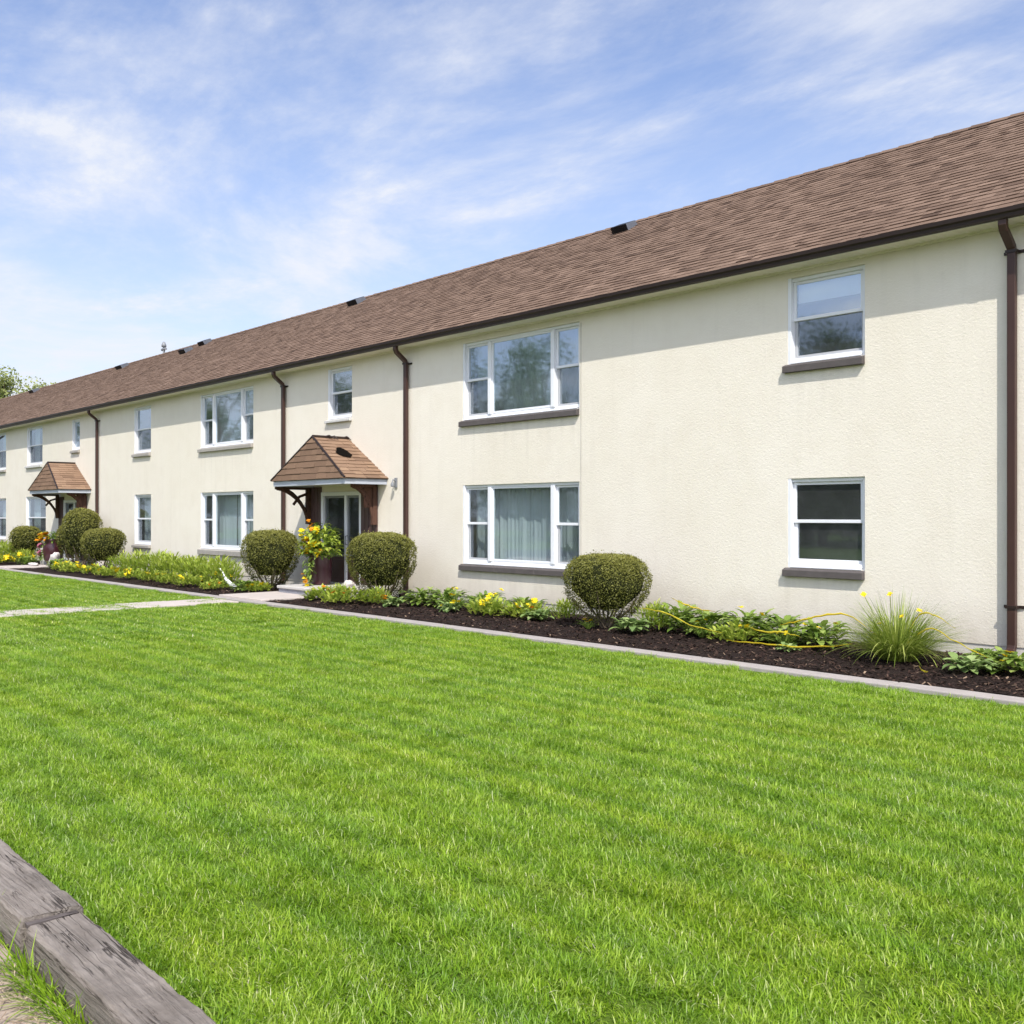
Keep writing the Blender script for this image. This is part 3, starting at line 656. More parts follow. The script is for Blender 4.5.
# small white light by the door
b = MB(); b.box(-16.86,-16.78,-.03,-.003,2.26,2.46); b.tube([(-16.82,-.03,2.40),(-16.82,-.09,2.42),(-16.82,-.10,2.37)], .016, 8)
b.lathe([(.02,.0),(.036,-.04),(.04,-.09),(.001,-.10)], (-16.82,-.10,2.37), 14); bevel(b.build('wall_lamp', M['alu'], house), .005)
# control joint in the stucco
b = MB(); b.box(-11.628,-11.618,-.003,.004,.2,4.9); b.build('control_joint', M['sill_grey'], house)

# ------------------------------------------------------------------ steps, pots, stones
st = empty('stone_step', (-18.15, -.98, 0)); tag(st, 'low pale concrete step on grey blocks at the nearer porch door', 'step')
b = MB(); b.box(-.98, .98, -.46, .96, .155, .215); bevel(b.build('tread', M['step'], st), .014)
for k in range(5):
    b = MB(); b.box(-.95+k*.38, -.95+k*.38+.372, -.43, -.13, .05, .154); bevel(b.build('block', M['step_side'], st), .012)
b = MB(); b.box(-.95, .95, -.129, .94, .0, .153); b.build('base', M['step'], st)
st = empty('stone_step', (-34.9, -.62, 0)); tag(st, 'low step at the farther porch door behind the tall shrub', 'step')
b = MB(); b.box(-.9, .9, -.35, .60, .0, .18); bevel(b.build('tread', M['step'], st), .014)

def flower_mesh(name, mat, rad, petals, seed):
    b = MB(); r = random.Random(seed)
    for k in range(petals): b.leaf((0,0,0), k*2*math.pi/petals+r.uniform(-.15,.15), R(r.uniform(10,40)), rad, rad*.75, .6, 3, r.random(), .15)
    b.lathe([(.001,.012),(rad*.2,.01),(rad*.22,0)], (0,0,0), 8, .0)
    me = b.build(name, mat); d = me.data; bpy.data.objects.remove(me); return d
FY = flower_mesh('flower_yellow', M['yellow'], .05, 7, 1); FO = flower_mesh('flower_orange', M['orange'], .05, 8, 2); FP = flower_mesh('flower_pink', M['pink'], .05, 6, 3)
def bloom(parent, data, loc, sc=1, seed=0):
    r = random.Random(seed); o = bpy.data.objects.new('flower', data); COL.objects.link(o); o.parent = parent; o.location = loc
    o.rotation_euler = (r.uniform(-.2,.9), r.uniform(-.5,.5), r.uniform(-.6,.9)); o.scale = (sc,)*3; return o

# maroon planter by the nearer door
p = empty('planter', (-18.62, -.66, .215)); tag(p, 'tall maroon glazed planter beside the nearer porch door', 'planter')
b = MB(); b.lathe([(.001,0),(.19,0),(.20,.04),(.225,.35),(.235,.58),(.255,.60),(.255,.65),(.22,.65),(.21,.57),(.001,.56)]); b.build('pot', M['pot'], p)
b = MB(); b.lathe([(.001,.585),(.205,.58)]); b.build('soil', M['mulch'], p)
pl = empty('potted_plant', (-18.55, -.70, .77)); pl.scale = (1.3,1.3,1.25); tag(pl, 'bushy plant with yellow and orange leaves spilling from the tall maroon planter', 'plant')
b = MB(); r = random.Random(9)
for k in range(300):
    a = r.uniform(0, 6.283); q = .42*r.random()**.5; z = .02+.62*r.random()*(1-q*.9)
    b.leaf((q*math.cos(a)*.8, q*math.sin(a)*.6, z), a+r.uniform(-.6,.6), R(r.uniform(-15, 70)), r.uniform(.10,.20), r.uniform(.035,.06), r.uniform(.6,1.8), 3, r.random(), .25)
for k in range(70):
    z = -r.random()*.55; b.leaf((.02+r.gauss(0,.05)+.05, -.28+r.gauss(0,.03), z), r.uniform(0,6.28), R(r.uniform(-60,20)), .10, .04, .8, 3, r.random())
b.build('foliage', M['leaf'], pl)
b = MB()
for k in range(260):
    a = r.uniform(0, 6.283); q = .46*r.random()**.5; z = .1+.55*r.random()*(1-q*.9); cx_ = q*math.cos(a)*.8+.10
    b.leaf((cx_, q*math.sin(a)*.6-.10, z), a+r.uniform(-.6,.6), R(r.uniform(-20, 60)), r.uniform(.08,.16), r.uniform(.04,.065), r.uniform(.6,1.6), 3, r.random(), .2)
b.build('yellow_leaf', M['leaf_lime'], pl)
for k in range(34):
    a = r.uniform(0, 6.283); q = .42*r.random()**.5; bloom(pl, FY if k % 4 else FO, (q*math.cos(a)*.85+.06, -.18-q*.35*abs(math.sin(a)), .08+.52*r.random()*(1-q*.6)), r.uniform(.9,1.5), k)
for k in range(5): bloom(pl, FY if k % 2 else FO, (.06+r.gauss(0,.04), -.34, -.25-.06*k), 1.1, k+60)
pl = empty('potted_plant', (-19.05, -.52, .18)); tag(pl, 'tall leafy stems with orange flowers left of the maroon planter', 'plant')
b = MB(); 
for k in range(190):
    z = .45+1.05*r.random(); b.leaf((r.gauss(0,.13), r.gauss(0,.1), z*.9), r.uniform(0,6.283), R(r.uniform(-10,60)), r.uniform(.10,.18), r.uniform(.04,.06), 1.2, 3, r.random()*.6)
b.build('foliage', M['leaf'], pl)
for k in range(5):
    b = MB(); b.tube([(r.gauss(0,.03),r.gauss(0,.03),0),(r.gauss(0,.08),r.gauss(0,.06),.7),(r.gauss(0,.14),r.gauss(0,.1),1.3)], .009, 5); b.build('stem', M['stem'], pl)
for k in range(16): bloom(pl, FO if k % 2 else FY, (.06+r.gauss(0,.10), -.16+r.gauss(0,.05), .65+.75*r.random()), 1.15, k+80)

# urn by the farther door
p = empty('planter', (-34.55, -.95, .05)); tag(p, 'round maroon urn beside the farther porch door', 'planter')
b = MB(); b.lathe([(.001,0),(.17,0),(.19,.03),(.27,.22),(.31,.45),(.30,.66),(.25,.78),(.28,.82),(.28,.86),(.23,.86),(.22,.78),(.001,.77)]); b.build('pot', M['pot'], p)
b = MB(); b.lathe([(.001,.78),(.218,.775)]); b.build('soil', M['mulch'], p)
pl = empty('potted_plant', (-34.6, -.95, .83)); tag(pl, 'flowering plant with orange, yellow and pink blooms in the round maroon urn', 'plant')
b = MB()
for k in range(170):
    a = r.uniform(0, 6.283); q = .40*r.random()**.5; b.leaf((q*math.cos(a), q*math.sin(a)*.6, -.05+.35*r.random()), a, R(r.uniform(-20, 60)), .16, .06, 1.3, 3, r.random()*.6)
for k in range(60): b.leaf((-.25+r.gauss(0,.07), -.26+r.gauss(0,.04), -.55*r.random()), r.uniform(0,6.28), R(r.uniform(-60,20)), .14, .05, .8, 3, r.random()*.5)
b.build('foliage', M['leaf'], pl)
for k in range(26): bloom(pl, (FO, FY, FO)[k % 3], (-.32+r.gauss(0,.10) if k % 2 else .12+r.gauss(0,.12), -.25+r.gauss(0,.05), .02+.26*r.random()), 1.9, k+200)
for k in range(16): bloom(pl, FP, (-.22+r.gauss(0,.07), -.33, -.08-.45*r.random()), 1.6, k+300)

def rock(name, loc, sx, sy, sz, seed, mat, tilt=0):
    b = MB(); rows = []; n, m_ = 14, 18
    for i in range(n+1):
        th = math.pi*i/n; row = []
        for j in range(m_):
            ph = 2*math.pi*j/m_; d = Vector((math.sin(th)*math.cos(ph), math.sin(th)*math.sin(ph), math.cos(th)))
            k = 1 + .34*noise.noise(d*1.7+Vector((seed*3.1,0,0))) + .12*noise.noise(d*5+Vector((0,seed,0)))
            q = Vector((d.x*sx*k, d.y*sy*k, d.z*sz*k)); q.x += tilt*q.z; q.z = max(q.z, -sz*.8) + sz*.78; row.append(q)
        rows.append(row)
    b.grid(rows, .5, 0, True, True); return b.build(name, mat, None, loc)
tag(rock('rock', (-33.2,-1.35,.04), .19,.16,.27, 2, M['pale_rock'], .45), 'pale upright rock leaning beside the farther walkway', 'rock')
tag(rock('rock', (-31.3,-.62,.04), .15,.13,.20, 5, M['pale_rock'], -.3), 'small white pointed rock close to the wall behind the far flower border', 'rock')
tag(rock('rock', (-34.6,-1.55,.06), .34,.12,.06, 8, M['pale_rock']), 'flat pale stone lying at the edge of the farther bed', 'rock')
tag(rock('rock', (-17.62,-.62,.20), .12,.10,.09, 9, M['pale_rock']), 'small white stone on the step beside the porch shrub', 'rock')
b = MB(); b.tube([(-21.95,-1.32,.44),(-21.7,-1.36,.30),(-21.4,-1.42,.20),(-21.05,-1.5,.12),(-20.85,-1.52,.10)], [.028,.035,.045,.055,.05], 10)
tag(b.build('drain_pipe', M['white']), 'curved white pipe lying in the greenery beneath the rounded shrub', 'pipe')

# ------------------------------------------------------------------ clipped shrubs
def shrub(loc, Rx, Ry, zb, zt, leaf, n, label, seed, nst=8, flat=2.7, name='boxwood_shrub'):
    r = random.Random(seed); e = empty(name, loc); tag(e, label, 'shrub', 'clipped round shrubs along the wall')
    zc = zb + (zt-zb)*.60
    def rad(z):           # radius of the clipped form at height z
        if z >= zc: u = (z-zc)/(zt-zc); return max(0, 1-u**flat)**(1/flat)
        u = (zc-z)/(zc-zb); return max(.0, 1-.58*u**1.7)
    def surf(z, ph, k=1):
        lump = 1 + .10*noise.noise(Vector((math.cos(ph)*1.8, math.sin(ph)*1.8, z*2.4+seed*7.7))) + .06*noise.noise(Vector((math.cos(ph)*5, math.sin(ph)*5, z*6+seed)))
        q = rad(z)*lump*k; return Vector((Rx*q*math.cos(ph), Ry*q*math.sin(ph), z))
    b = MB()
    for i in range(n):
        ph = r.uniform(0, 6.283)
        if r.random() < .36:                       # top cap
            q = math.sqrt(r.random()); zz = zc + (zt-zc)*max(0, 1-q**flat)**(1/flat); P_ = Vector((Rx*q*math.cos(ph), Ry*q*math.sin(ph), zz*(1+.02*noise.noise(Vector((q*math.cos(ph)*4, q*math.sin(ph)*4, seed))))))
        else:
            u = r.random(); zz = zb + (zt-zb)*u
            if u < .30 and r.random() > (u/.30)**1.1*.60+.38: continue
            P_ = surf(zz, ph)
        if noise.noise(P_*5.5+Vector((seed,0,0))) < -.36 and r.random() < .75: continue
        dep = abs(r.gauss(0, .035)) - (.07*r.random() if r.random() < .035 else 0); cen = Vector((0,0,zc*.95)); out = (P_-cen).normalized(); P_ = P_ - out*dep + out*(.022*r.random())
        a = Vector((r.gauss(0,1), r.gauss(0,1), r.gauss(0,1))) + out*.5; a.normalize(); c = a.cross(out + Vector((r.gauss(0,.5), r.gauss(0,.5), r.gauss(0,.5)))).normalized()
        l = leaf*r.uniform(.7, 1.3); tn = max(0, min(.86, .50 + .38*out.z - dep*3.2 + r.gauss(0,.14)))  # sunlit top and shaded depth are painted into the leaf tint
        if r.random() < .03: tn = r.uniform(.85, 1)
        b.face([P_-a*l*.5, P_+c*l*.3, P_+a*l*.5, P_-c*l*.3], tn)
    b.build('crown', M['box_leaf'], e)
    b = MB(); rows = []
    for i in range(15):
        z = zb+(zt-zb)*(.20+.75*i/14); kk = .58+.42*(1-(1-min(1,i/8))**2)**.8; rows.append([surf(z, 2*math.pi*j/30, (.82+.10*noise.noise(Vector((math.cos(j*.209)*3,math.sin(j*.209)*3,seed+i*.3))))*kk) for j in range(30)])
    b.grid(rows, .5, 0, True, True); b.face(rows[-1]); b.face(rows[0][::-1]); b.build('shade_core', M['box_core'], e)  # added dark hull, painting the shaded inside of the shrub
    for i in range(nst):
        a = i*2*math.pi/nst + r.uniform(-.3,.3); q = r.uniform(.45,.85); b = MB(); z1 = zb+(zt-zb)*r.uniform(.30,.5)
        b.tube([(.04*math.cos(a),.04*math.sin(a),-.03),(Rx*q*.32*math.cos(a)+r.gauss(0,.02),Ry*q*.32*math.sin(a),zb*.6+.06),(Rx*q*.72*math.cos(a),Ry*q*.72*math.sin(a),z1*.62),(Rx*q*.92*math.cos(a),Ry*q*.92*math.sin(a),z1)], [.022,.018,.013,.008], 6)
        b.build('stem', M['stem'], e)
    return e
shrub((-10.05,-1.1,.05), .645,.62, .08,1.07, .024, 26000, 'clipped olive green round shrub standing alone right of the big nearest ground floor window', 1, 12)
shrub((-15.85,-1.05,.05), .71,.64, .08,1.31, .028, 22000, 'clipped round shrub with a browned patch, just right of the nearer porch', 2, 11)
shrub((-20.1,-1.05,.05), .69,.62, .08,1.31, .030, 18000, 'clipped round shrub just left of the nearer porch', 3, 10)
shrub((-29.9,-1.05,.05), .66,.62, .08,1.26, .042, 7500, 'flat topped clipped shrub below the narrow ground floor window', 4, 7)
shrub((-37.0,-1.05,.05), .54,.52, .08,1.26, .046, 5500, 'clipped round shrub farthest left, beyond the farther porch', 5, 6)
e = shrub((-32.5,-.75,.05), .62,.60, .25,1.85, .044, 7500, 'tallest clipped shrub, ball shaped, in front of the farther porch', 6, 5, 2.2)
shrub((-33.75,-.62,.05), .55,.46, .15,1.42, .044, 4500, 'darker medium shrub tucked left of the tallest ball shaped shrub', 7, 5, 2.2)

# ------------------------------------------------------------------ bed plants
def clump(kind, seed):
    r = random.Random(seed); b = MB(); fl = []
    if kind == 'broad':           # broad lobed leaves
        for k in range(170):
            a = r.uniform(0, 6.283); q = .03+.19*r.random(); h = .03+.24*r.random()
            b.leaf((q*math.cos(a), q*math.sin(a), h), a+r.uniform(-.5,.5), R(r.uniform(5,65)), r.uniform(.08,.16), r.uniform(.04,.075), r.uniform(.7,1.7), 4, r.random(), .3)
        m = M['leaf']
    elif kind == 'lobed':         # low pale rosette
        for k in range(70):
            a = r.uniform(0, 6.283); q = .16*r.random()
            b.leaf((q*math.cos(a), q*math.sin(a), .02+.10*r.random()), a+r.uniform(-.5,.5), R(r.uniform(0,50)), r.uniform(.10,.17), r.uniform(.06,.10), r.uniform(.5,1.3), 4, r.random(), .3)
        m = M['leaf_blue']
    elif kind == 'fern':          # soft upright bushy greenery
        for k in range(420):
            a = r.uniform(0, 6.283); q = .34*r.random()**.6; h = .04+(.46-.5*q)*r.random()**.8
            b.leaf((q*math.cos(a), q*math.sin(a), h), a+r.uniform(-.9,.9), R(r.uniform(25,85)), r.uniform(.09,.17), r.uniform(.018,.034), r.uniform(.2,1.0), 3, min(1, .2+h*1.1+r.gauss(0,.2)), .2)
        m = M['leaf_lime']
    elif kind == 'sedum':         # low mound, yellow green
        for k in range(260):
            a = r.uniform(0, 6.283); q = .30*r.random()**.6; h = .02+(.20-.35*q)*r.random()
            b.leaf((q*math.cos(a), q*math.sin(a), max(.01,h)), a+r.uniform(-.9,.9), R(r.uniform(10,80)), r.uniform(.06,.11), r.uniform(.03,.05), r.uniform(.3,1.2), 3, r.random(), .2)
        m = M['leaf_lime']
    elif kind == 'spiky':         # lily like straps
        for k in range(48):
            a = r.uniform(0, 6.283); b.leaf((.05*math.cos(a), .05*math.sin(a), .0), a, R(r.uniform(45,85)), r.uniform(.28,.46), r.uniform(.022,.036), r.uniform(.6,1.6), 6, r.random()*.8, .35, 0, 0, 'strap')
        m = M['leaf']
    return b, m
KIND_M = {}
for kd in ('broad', 'lobed', 'fern', 'sedum', 'spiky'):
    for v in range(2):
        b, m = clump(kd, hash(kd) % 7 + 40 + v if False else {'broad':40,'lobed':50,'fern':60,'sedum':70,'spiky':80}[kd]+v)
        o = b.build('foliage', m); KIND_M[kd, v] = o.data; bpy.data.objects.remove(o)
pr = random.Random(17)
NAMES = {'broad':'broadleaf_plant','lobed':'pale_leaf_plant','fern':'bushy_plant','sedum':'low_mound_plant','spiky':'strap_leaf_plant'}
def plant(kind, x, y, sc, label, nf=0, data=None, h=.25, spread=.22, fs=1.0, group='plants in the mulch bed', zs=1.0):
    e = empty(NAMES[kind], (x, y, .045), pr.uniform(0, 6.28)); tag(e, label, 'plant', group); sc *= 1.22 if kind in ('broad', 'sedum', 'spiky') else 1.08; zs *= {'broad': .74, 'spiky': .85}.get(kind, 1); e.scale = (sc, sc, sc*zs)
    o = bpy.data.objects.new('foliage', KIND_M[kind, pr.randrange(2)]); COL.objects.link(o); o.parent = e
    for k in range(nf):
        a = pr.uniform(0, 6.283); q = spread*pr.random()**.5
        bloom(e, data or FY, (q*math.cos(a), q*math.sin(a), h*pr.uniform(.6, 1.15)), fs*pr.uniform(.8, 1.3), pr.randrange(9999))
    return e
P_ = plant
# near end
P_('broad', -4.22,-1.15,1.05,'leafy plant with yellow blooms in the nearest corner of the bed by the downspout',5,FY,.30,.16,.8,zs=.72)
P_('lobed', -4.55,-1.55,1.0,'pale green leaf rosette in front of the nearest corner plant')
P_('broad', -4.62,-1.0,.7,'small leafy plant tucked against the left of the nearest corner plant')
P_('lobed', -6.75,-1.48,.55,'tiny seedling alone on the mulch in front of the ornamental grass')
P_('broad', -6.72,-.82,1.1,'leafy plant immediately left of the ornamental grass',3,FY,.3,.2,.8)
P_('broad', -7.25,-.80,1.15,'leafy plant below the left edge of the small dark ground floor window')
P_('spiky', -7.05,-1.10,.75,'strap leaved tuft in front of the leafy plants below the small window',2,FY,.3,.1,.8)
P_('broad', -7.85,-.72,1.25,'tallest leafy plant of the row right of the alone standing shrub',2,FY,.34,.2,.8)
P_('sedum', -7.75,-1.15,.9,'low lime mound in front of the tallest leafy plant',2,FY,.2,.2,.8)
P_('broad', -8.45,-.78,1.15,'leafy plant in the middle of the row right of the alone standing shrub')
P_('spiky', -8.35,-1.05,.8,'strap leaved tuft in the middle of the row right of the alone standing shrub',3,FY,.3,.1,.8)
P_('broad', -9.0,-.72,1.3,'upright leafy plant against the wall, second right of the alone standing shrub')
P_('lobed', -9.35,-1.35,1.15,'pale green rosette at the front, right foot of the alone standing shrub')
P_('fern', -9.25,-.95,.75,'soft bushy plant beside the right foot of the alone standing shrub')
P_('spiky', -10.1,-1.45,.42,'tiny yellow flowered sprig at the foot of the alone standing shrub',4,FY,.34,.12,1.3)
# below the big nearest window
P_('fern', -11.15,-.85,.62,'dark bushy plant at the left foot of the alone standing shrub')
P_('lobed', -11.45,-1.18,.95,'pale rosette with orange bits, right end of the row under the biggest window',2,FO,.16,.15,.9)
P_('sedum', -11.85,-1.05,1.0,'low lime mound with yellow blooms under the right sash of the biggest window',6,FY,.2,.2,1.0)
P_('broad', -12.2,-.75,1.0,'leafy plant against the wall under the right of the biggest window')
P_('sedum', -12.55,-1.2,1.05,'low lime mound at the front under the middle of the biggest window',5,FY,.2,.25,1.0)
P_('spiky', -12.9,-.85,.95,'upright strap leaved plant under the middle of the biggest window',4,FY,.34,.15,1.0)
P_('broad', -13.25,-.7,1.05,'tall leafy plant against the wall under the middle of the biggest window')
P_('lobed', -13.5,-1.3,.9,'pale rosette with golden blooms under the left sash of the biggest window',6,FY,.16,.2,1.1)
P_('spiky', -13.75,-.95,.9,'strap leaved plant under the left sash of the biggest window',3,FY,.36,.12,1.0)
P_('broad', -14.2,-.8,1.15,'leafy plant just past the left corner of the biggest window')
P_('broad', -14.75,-.95,1.05,'dark leafy plant halfway between the biggest window and the porch shrub')
P_('lobed', -14.95,-1.42,.95,'pale rosette ringed with orange blooms in front of the porch shrub, right side',5,FO,.17,.22,1.0)
P_('fern', -15.35,-1.5,.62,'feathery tuft at the front of the porch shrub',3,FY,.3,.2,1.0)
P_('sedum', -15.95,-1.78,1.15,'yellow green mound at the front of the porch shrub, middle',3,FO,.16,.25,.9)
P_('fern', -16.4,-1.65,.62,'yellow green feathery plant at the front of the porch shrub, left side',4,FY,.25,.2,1)
P_('sedum', -16.95,-1.62,1.0,'low mound with red tips next to the stone step',4,FO,.2,.2,.9)
P_('spiky', -17.25,-1.75,.6,'yellow flowered sprig right beside the stone step',6,FY,.3,.15,1.1)
# between the porches
P_('sedum', -19.75,-1.55,.8,'small yellow flowered mound left of the stone step',9,FY,.15,.25,1.3)
P_('broad', -20.05,-1.72,.85,'bright leafy plant at the right foot of the shrub left of the porch')
P_('sedum', -20.95,-1.95,.85,'low mound with orange blooms at the front of the shrub left of the porch',5,FO,.15,.25,1.1)
FR = 'bushy lime plants in a row under the second big window'
P_('fern', -21.75,-1.35,1.15,'brightest lime bushy plant, right end of the row under the second big window',2,FY,.3,.3,1,FR)
P_('fern', -22.5,-1.05,1.25,'tallest lime bushy plant of the row under the second big window',0,None,.3,.3,1,FR)
P_('fern', -23.25,-1.2,1.15,'lime bushy plant under the middle of the second big window',0,None,.3,.3,1,FR)
P_('fern', -24.1,-1.0,1.2,'lime bushy plant under the left part of the second big window',0,None,.3,.3,1,FR)
P_('fern', -24.95,-1.15,1.25,'lime bushy plant below the left corner of the second big window',0,None,.3,.3,1,FR)
P_('fern', -25.9,-1.05,1.3,'lime bushy plant just past the left corner of the second big window',0,None,.3,.3,1,FR)
P_('fern', -26.9,-1.2,1.25,'lime bushy plant midway between the second big window and the narrow window',0,None,.3,.3,1,FR)
P_('fern', -27.9,-1.25,1.1,'lime bushy plant, left end of the row, by the flat topped shrub',0,None,.3,.3,1,FR)
YR = 'low yellow flowered mounds edging the bed between the porches'
for x, y, lb in ((-22.3,-1.9,'yellow flowered mound in front of the brightest lime plant'), (-23.4,-1.85,'yellow flowered mound in front of the second big window, right'), (-24.6,-1.8,'yellow flowered mound in front of the second big window, left'),
                 (-25.8,-1.85,'yellow flowered mound in front of the plant just past the second big window'), (-27.2,-1.9,'yellow flowered mound with the most blooms, left half of the edging row'), (-28.6,-1.8,'yellow flowered mound at the front right of the flat topped shrub')):
    P_('sedum', x, y, 1.0, lb, 5, FY, .17, .28, 1.3, YR)
P_('sedum', -29.9,-1.9,1.0,'wide yellow mound directly in front of the flat topped shrub',7,FY,.17,.28,1.4)
P_('sedum', -31.1,-1.75,1.0,'yellow blooming mound at the front left of the flat topped shrub',7,FY,.17,.28,1.4)
P_('broad', -32.1,-1.6,1.05,'green plant right of the leaning pale rock')
P_('fern', -36.2,-1.3,.95,'lime plant right of the farthest shrub',8,FY,.3,.3,1.8)
P_('broad', -35.5,-1.45,1.0,'dark leafy plant at the foot of the round maroon urn')
P_('sedum', -37.0,-1.8,1.1,'yellow flowered mound in front of the farthest shrub',14,FY,.17,.3,1.9)
P_('sedum', -38.4,-1.75,1.1,'yellow flowered mound at the left edge of the picture, bed beyond the far porch',14,FY,.17,.3,1.9)
P_('fern', -38.7,-1.0,1.3,'lime bushy plant left of the farthest shrub')
P_('fern', -40.0,-1.0,1.4,'lime bushy plant at the left edge of the picture')

# ornamental grass
og = empty('ornamental_grass', (-5.54,-1.15,.045)); tag(og, 'fountain shaped ornamental grass clump with yellow tips near the downspout corner', 'plant')
b = MB(); r = random.Random(77)
for k in range(1150):
    a = r.uniform(0, 6.283); q = .19*math.sqrt(r.random()); ln = r.uniform(.5,.92); el = R(90-r.random()**.75*56)
    b.leaf((q*math.cos(a), q*math.sin(a), 0), a+r.uniform(-.4,.4), el, ln, r.uniform(.007,.013), r.uniform(.35,1.55), 8, r.random()*.8 if r.random() > .12 else r.uniform(.8,1), .3, 0, 0, 'strap')
b.build('blades', M['reed'], og)
for k in range(9):
    a = r.uniform(2.6, 6.8); b = MB(); ln = r.uniform(.45,.75)
    b.leaf((.14*math.cos(a), .14*math.sin(a), .0), a, R(r.uniform(50,72)), ln, .022, r.uniform(1.5,3.0), 9, r.uniform(.86,1), .3, 0, 0, 'strap'); b.build('yellowed_blade', M['reed'], og)
for k in range(5):
    q = Vector(((-.30,.02,.16,-.10,.36)[k], -.22, (.74,.76,.52,.42,.60)[k])); bloom(og, FY, q, .8, k+500)
    b = MB(); b.tube([(q.x*.15,-.05,0),(q.x*.6,-.16,q.z*.65),q], .004, 5); b.build('flower_stalk', M['reed'], og)
# long yellow straps lying over the plants
def strap(pts, lb, w=.011):
    b = MB(); n = 18; P3 = [Vector(p) for p in pts]; rows = []
    L = len(P3)-1
    for i in range(n+1):
        u = i/n*L; k = min(int(u), L-1); f = u-k
        p0, p1, p2, p3 = P3[max(k-1,0)], P3[k], P3[k+1], P3[min(k+2,L)]
        q = .5*((2*p1)+(p2-p0)*f+(2*p0-5*p1+4*p2-p3)*f*f+(3*p1-p0-3*p2+p3)*f**3)
        q = q + Vector((0, rng.uniform(-.007,.007), rng.uniform(-.007,.007))); ww = w*(.18+.82*math.sin(math.pi*min(1,.06+i/n*.9)))*rng.uniform(.75,1.25); rows.append([q+Vector((0,-.004,ww)), q+Vector((0,-ww*.8,0)), q+Vector((0,.004,-ww))])
    b.grid(rows, rng.random()); tag(b.build('yellow_strap_leaf', M['strap']), lb, 'leaf', 'long yellow strap leaves in the bed')
strap([(-5.75,-1.22,.30),(-6.05,-1.28,.52),(-6.40,-1.33,.50),(-6.75,-1.32,.40),(-7.0,-1.28,.34)], 'yellow strap leaf arching out of the left side of the ornamental grass')
strap([(-5.40,-1.20,.35),(-5.22,-1.28,.60),(-5.02,-1.33,.60),(-4.80,-1.33,.48)], 'shorter yellow strap leaf arching high on the right side of the ornamental grass', .009)
strap([(-5.40,-1.22,.25),(-5.10,-1.3,.45),(-4.85,-1.33,.36),(-4.60,-1.3,.24),(-4.42,-1.25,.17)], 'yellow strap leaf from the ornamental grass down to the corner plant', .009)
strap([(-7.65,-1.5,.11),(-7.1,-1.55,.12),(-6.5,-1.55,.13),(-5.9,-1.5,.22)], 'longest yellow strap leaf, lying low left of the ornamental grass')
strap([(-8.78,-1.2,.56),(-8.55,-1.22,.50),(-8.3,-1.2,.44),(-8.05,-1.18,.42)], 'yellow strap leaf arching over the leafy plants right of the alone standing shrub')
strap([(-9.3,-1.25,.40),(-8.8,-1.3,.36),(-8.3,-1.38,.24),(-7.75,-1.4,.18)], 'long yellow strap leaf sloping down across the leafy row')
strap([(-7.5,-1.3,.30),(-7.2,-1.34,.24),(-6.95,-1.36,.26),(-6.7,-1.3,.22)], 'wavy yellow strap leaf under the small dark window')
strap([(-5.0,-1.75,.10),(-4.92,-1.85,.07),(-4.82,-1.92,.07)], 'short yellow leaf fallen on the mulch right of the ornamental grass')

# ------------------------------------------------------------------ landscape timbers and weeds
def timber(x0, x1, y0, y1, z0, z1, label, seed):
    b = MB(); nx, r_ = 160, random.Random(seed); n = 8; prof = []
    bev = .012
    ring = [(y0,z0),(y0,(z0+z1)/2),(y0,z1-bev),(y0+bev,z1),(y0+.25*(y1-y0),z1),(y0+.5*(y1-y0),z1),(y0+.75*(y1-y0),z1),(y1-bev,z1),(y1,z1-bev),(y1,z0)]
    rows = []
    for i in range(nx+1):
        x = x0+(x1-x0)*i/nx; row = []
        for j, (y, z) in enumerate(ring):
            k = noise.noise(Vector((x*1.1, y*9+seed, z*9)))*.005 + noise.noise(Vector((x*14, y*40+seed, z*40)))*.004 + noise.noise(Vector((x*40, y*60+seed, z*60)))*.002
            ed = -.008*max(0, noise.noise(Vector((x*9, seed, y)))) if j in (2,3,7,8) else 0
            endx = (.012*noise.noise(Vector((y*20, z*20, seed))) if i in (0, nx) else 0)
            row.append((x+endx, y+k, z+k+ed))
        rows.append(row)
    b.grid(rows, .5, 0, False, True); b.face(rows[0]); b.face(rows[-1][::-1])
    # split checks along the top
    e = b.build('landscape_timber', M['timber']); tag(e, label, 'timber'); return e
timber(-4.17, -1.6, -10.935, -10.715, -.12, .10, 'nearer weathered grey landscape timber with a split, at the bottom of the lawn', 1)
timber(-6.9, -4.20, -10.945, -10.705, -.12, .122, 'farther weathered grey landscape timber, ending at a notched joint', 2)
b = MB(); b.box(-4.255,-4.165,-10.93,-10.735,.095,.106); tag(b.build('wood_offcut', M['sliver']), 'dark wood sliver bridging the joint of the two timbers', 'wood')
def tuft(x0, x1, y, n, label, seed, h=.2):
    r = random.Random(seed); b = MB()
    for k in range(n):
        b.leaf((r.uniform(x0,x1), y+r.gauss(0,.022), -.05), r.uniform(-2.9,-.2) if r.random() < .8 else r.uniform(0,6.28), R(r.uniform(35,85)), h*r.uniform(.5,1.25), r.uniform(.005,.009), r.uniform(.3,1.4), 5, r.random()*.8, .3, 0, 0, 'strap')
    tag(b.build('grass_tuft', M['grass']), label, 'weeds', 'weeds along the timbers')
tuft(-4.85,-4.27,-10.99,190,'green grass tuft against the farther timber, by the joint', 3, .19)
tuft(-4.10,-3.3,-10.99,430,'green grass tuft growing along the side of the nearer timber', 4, .18)

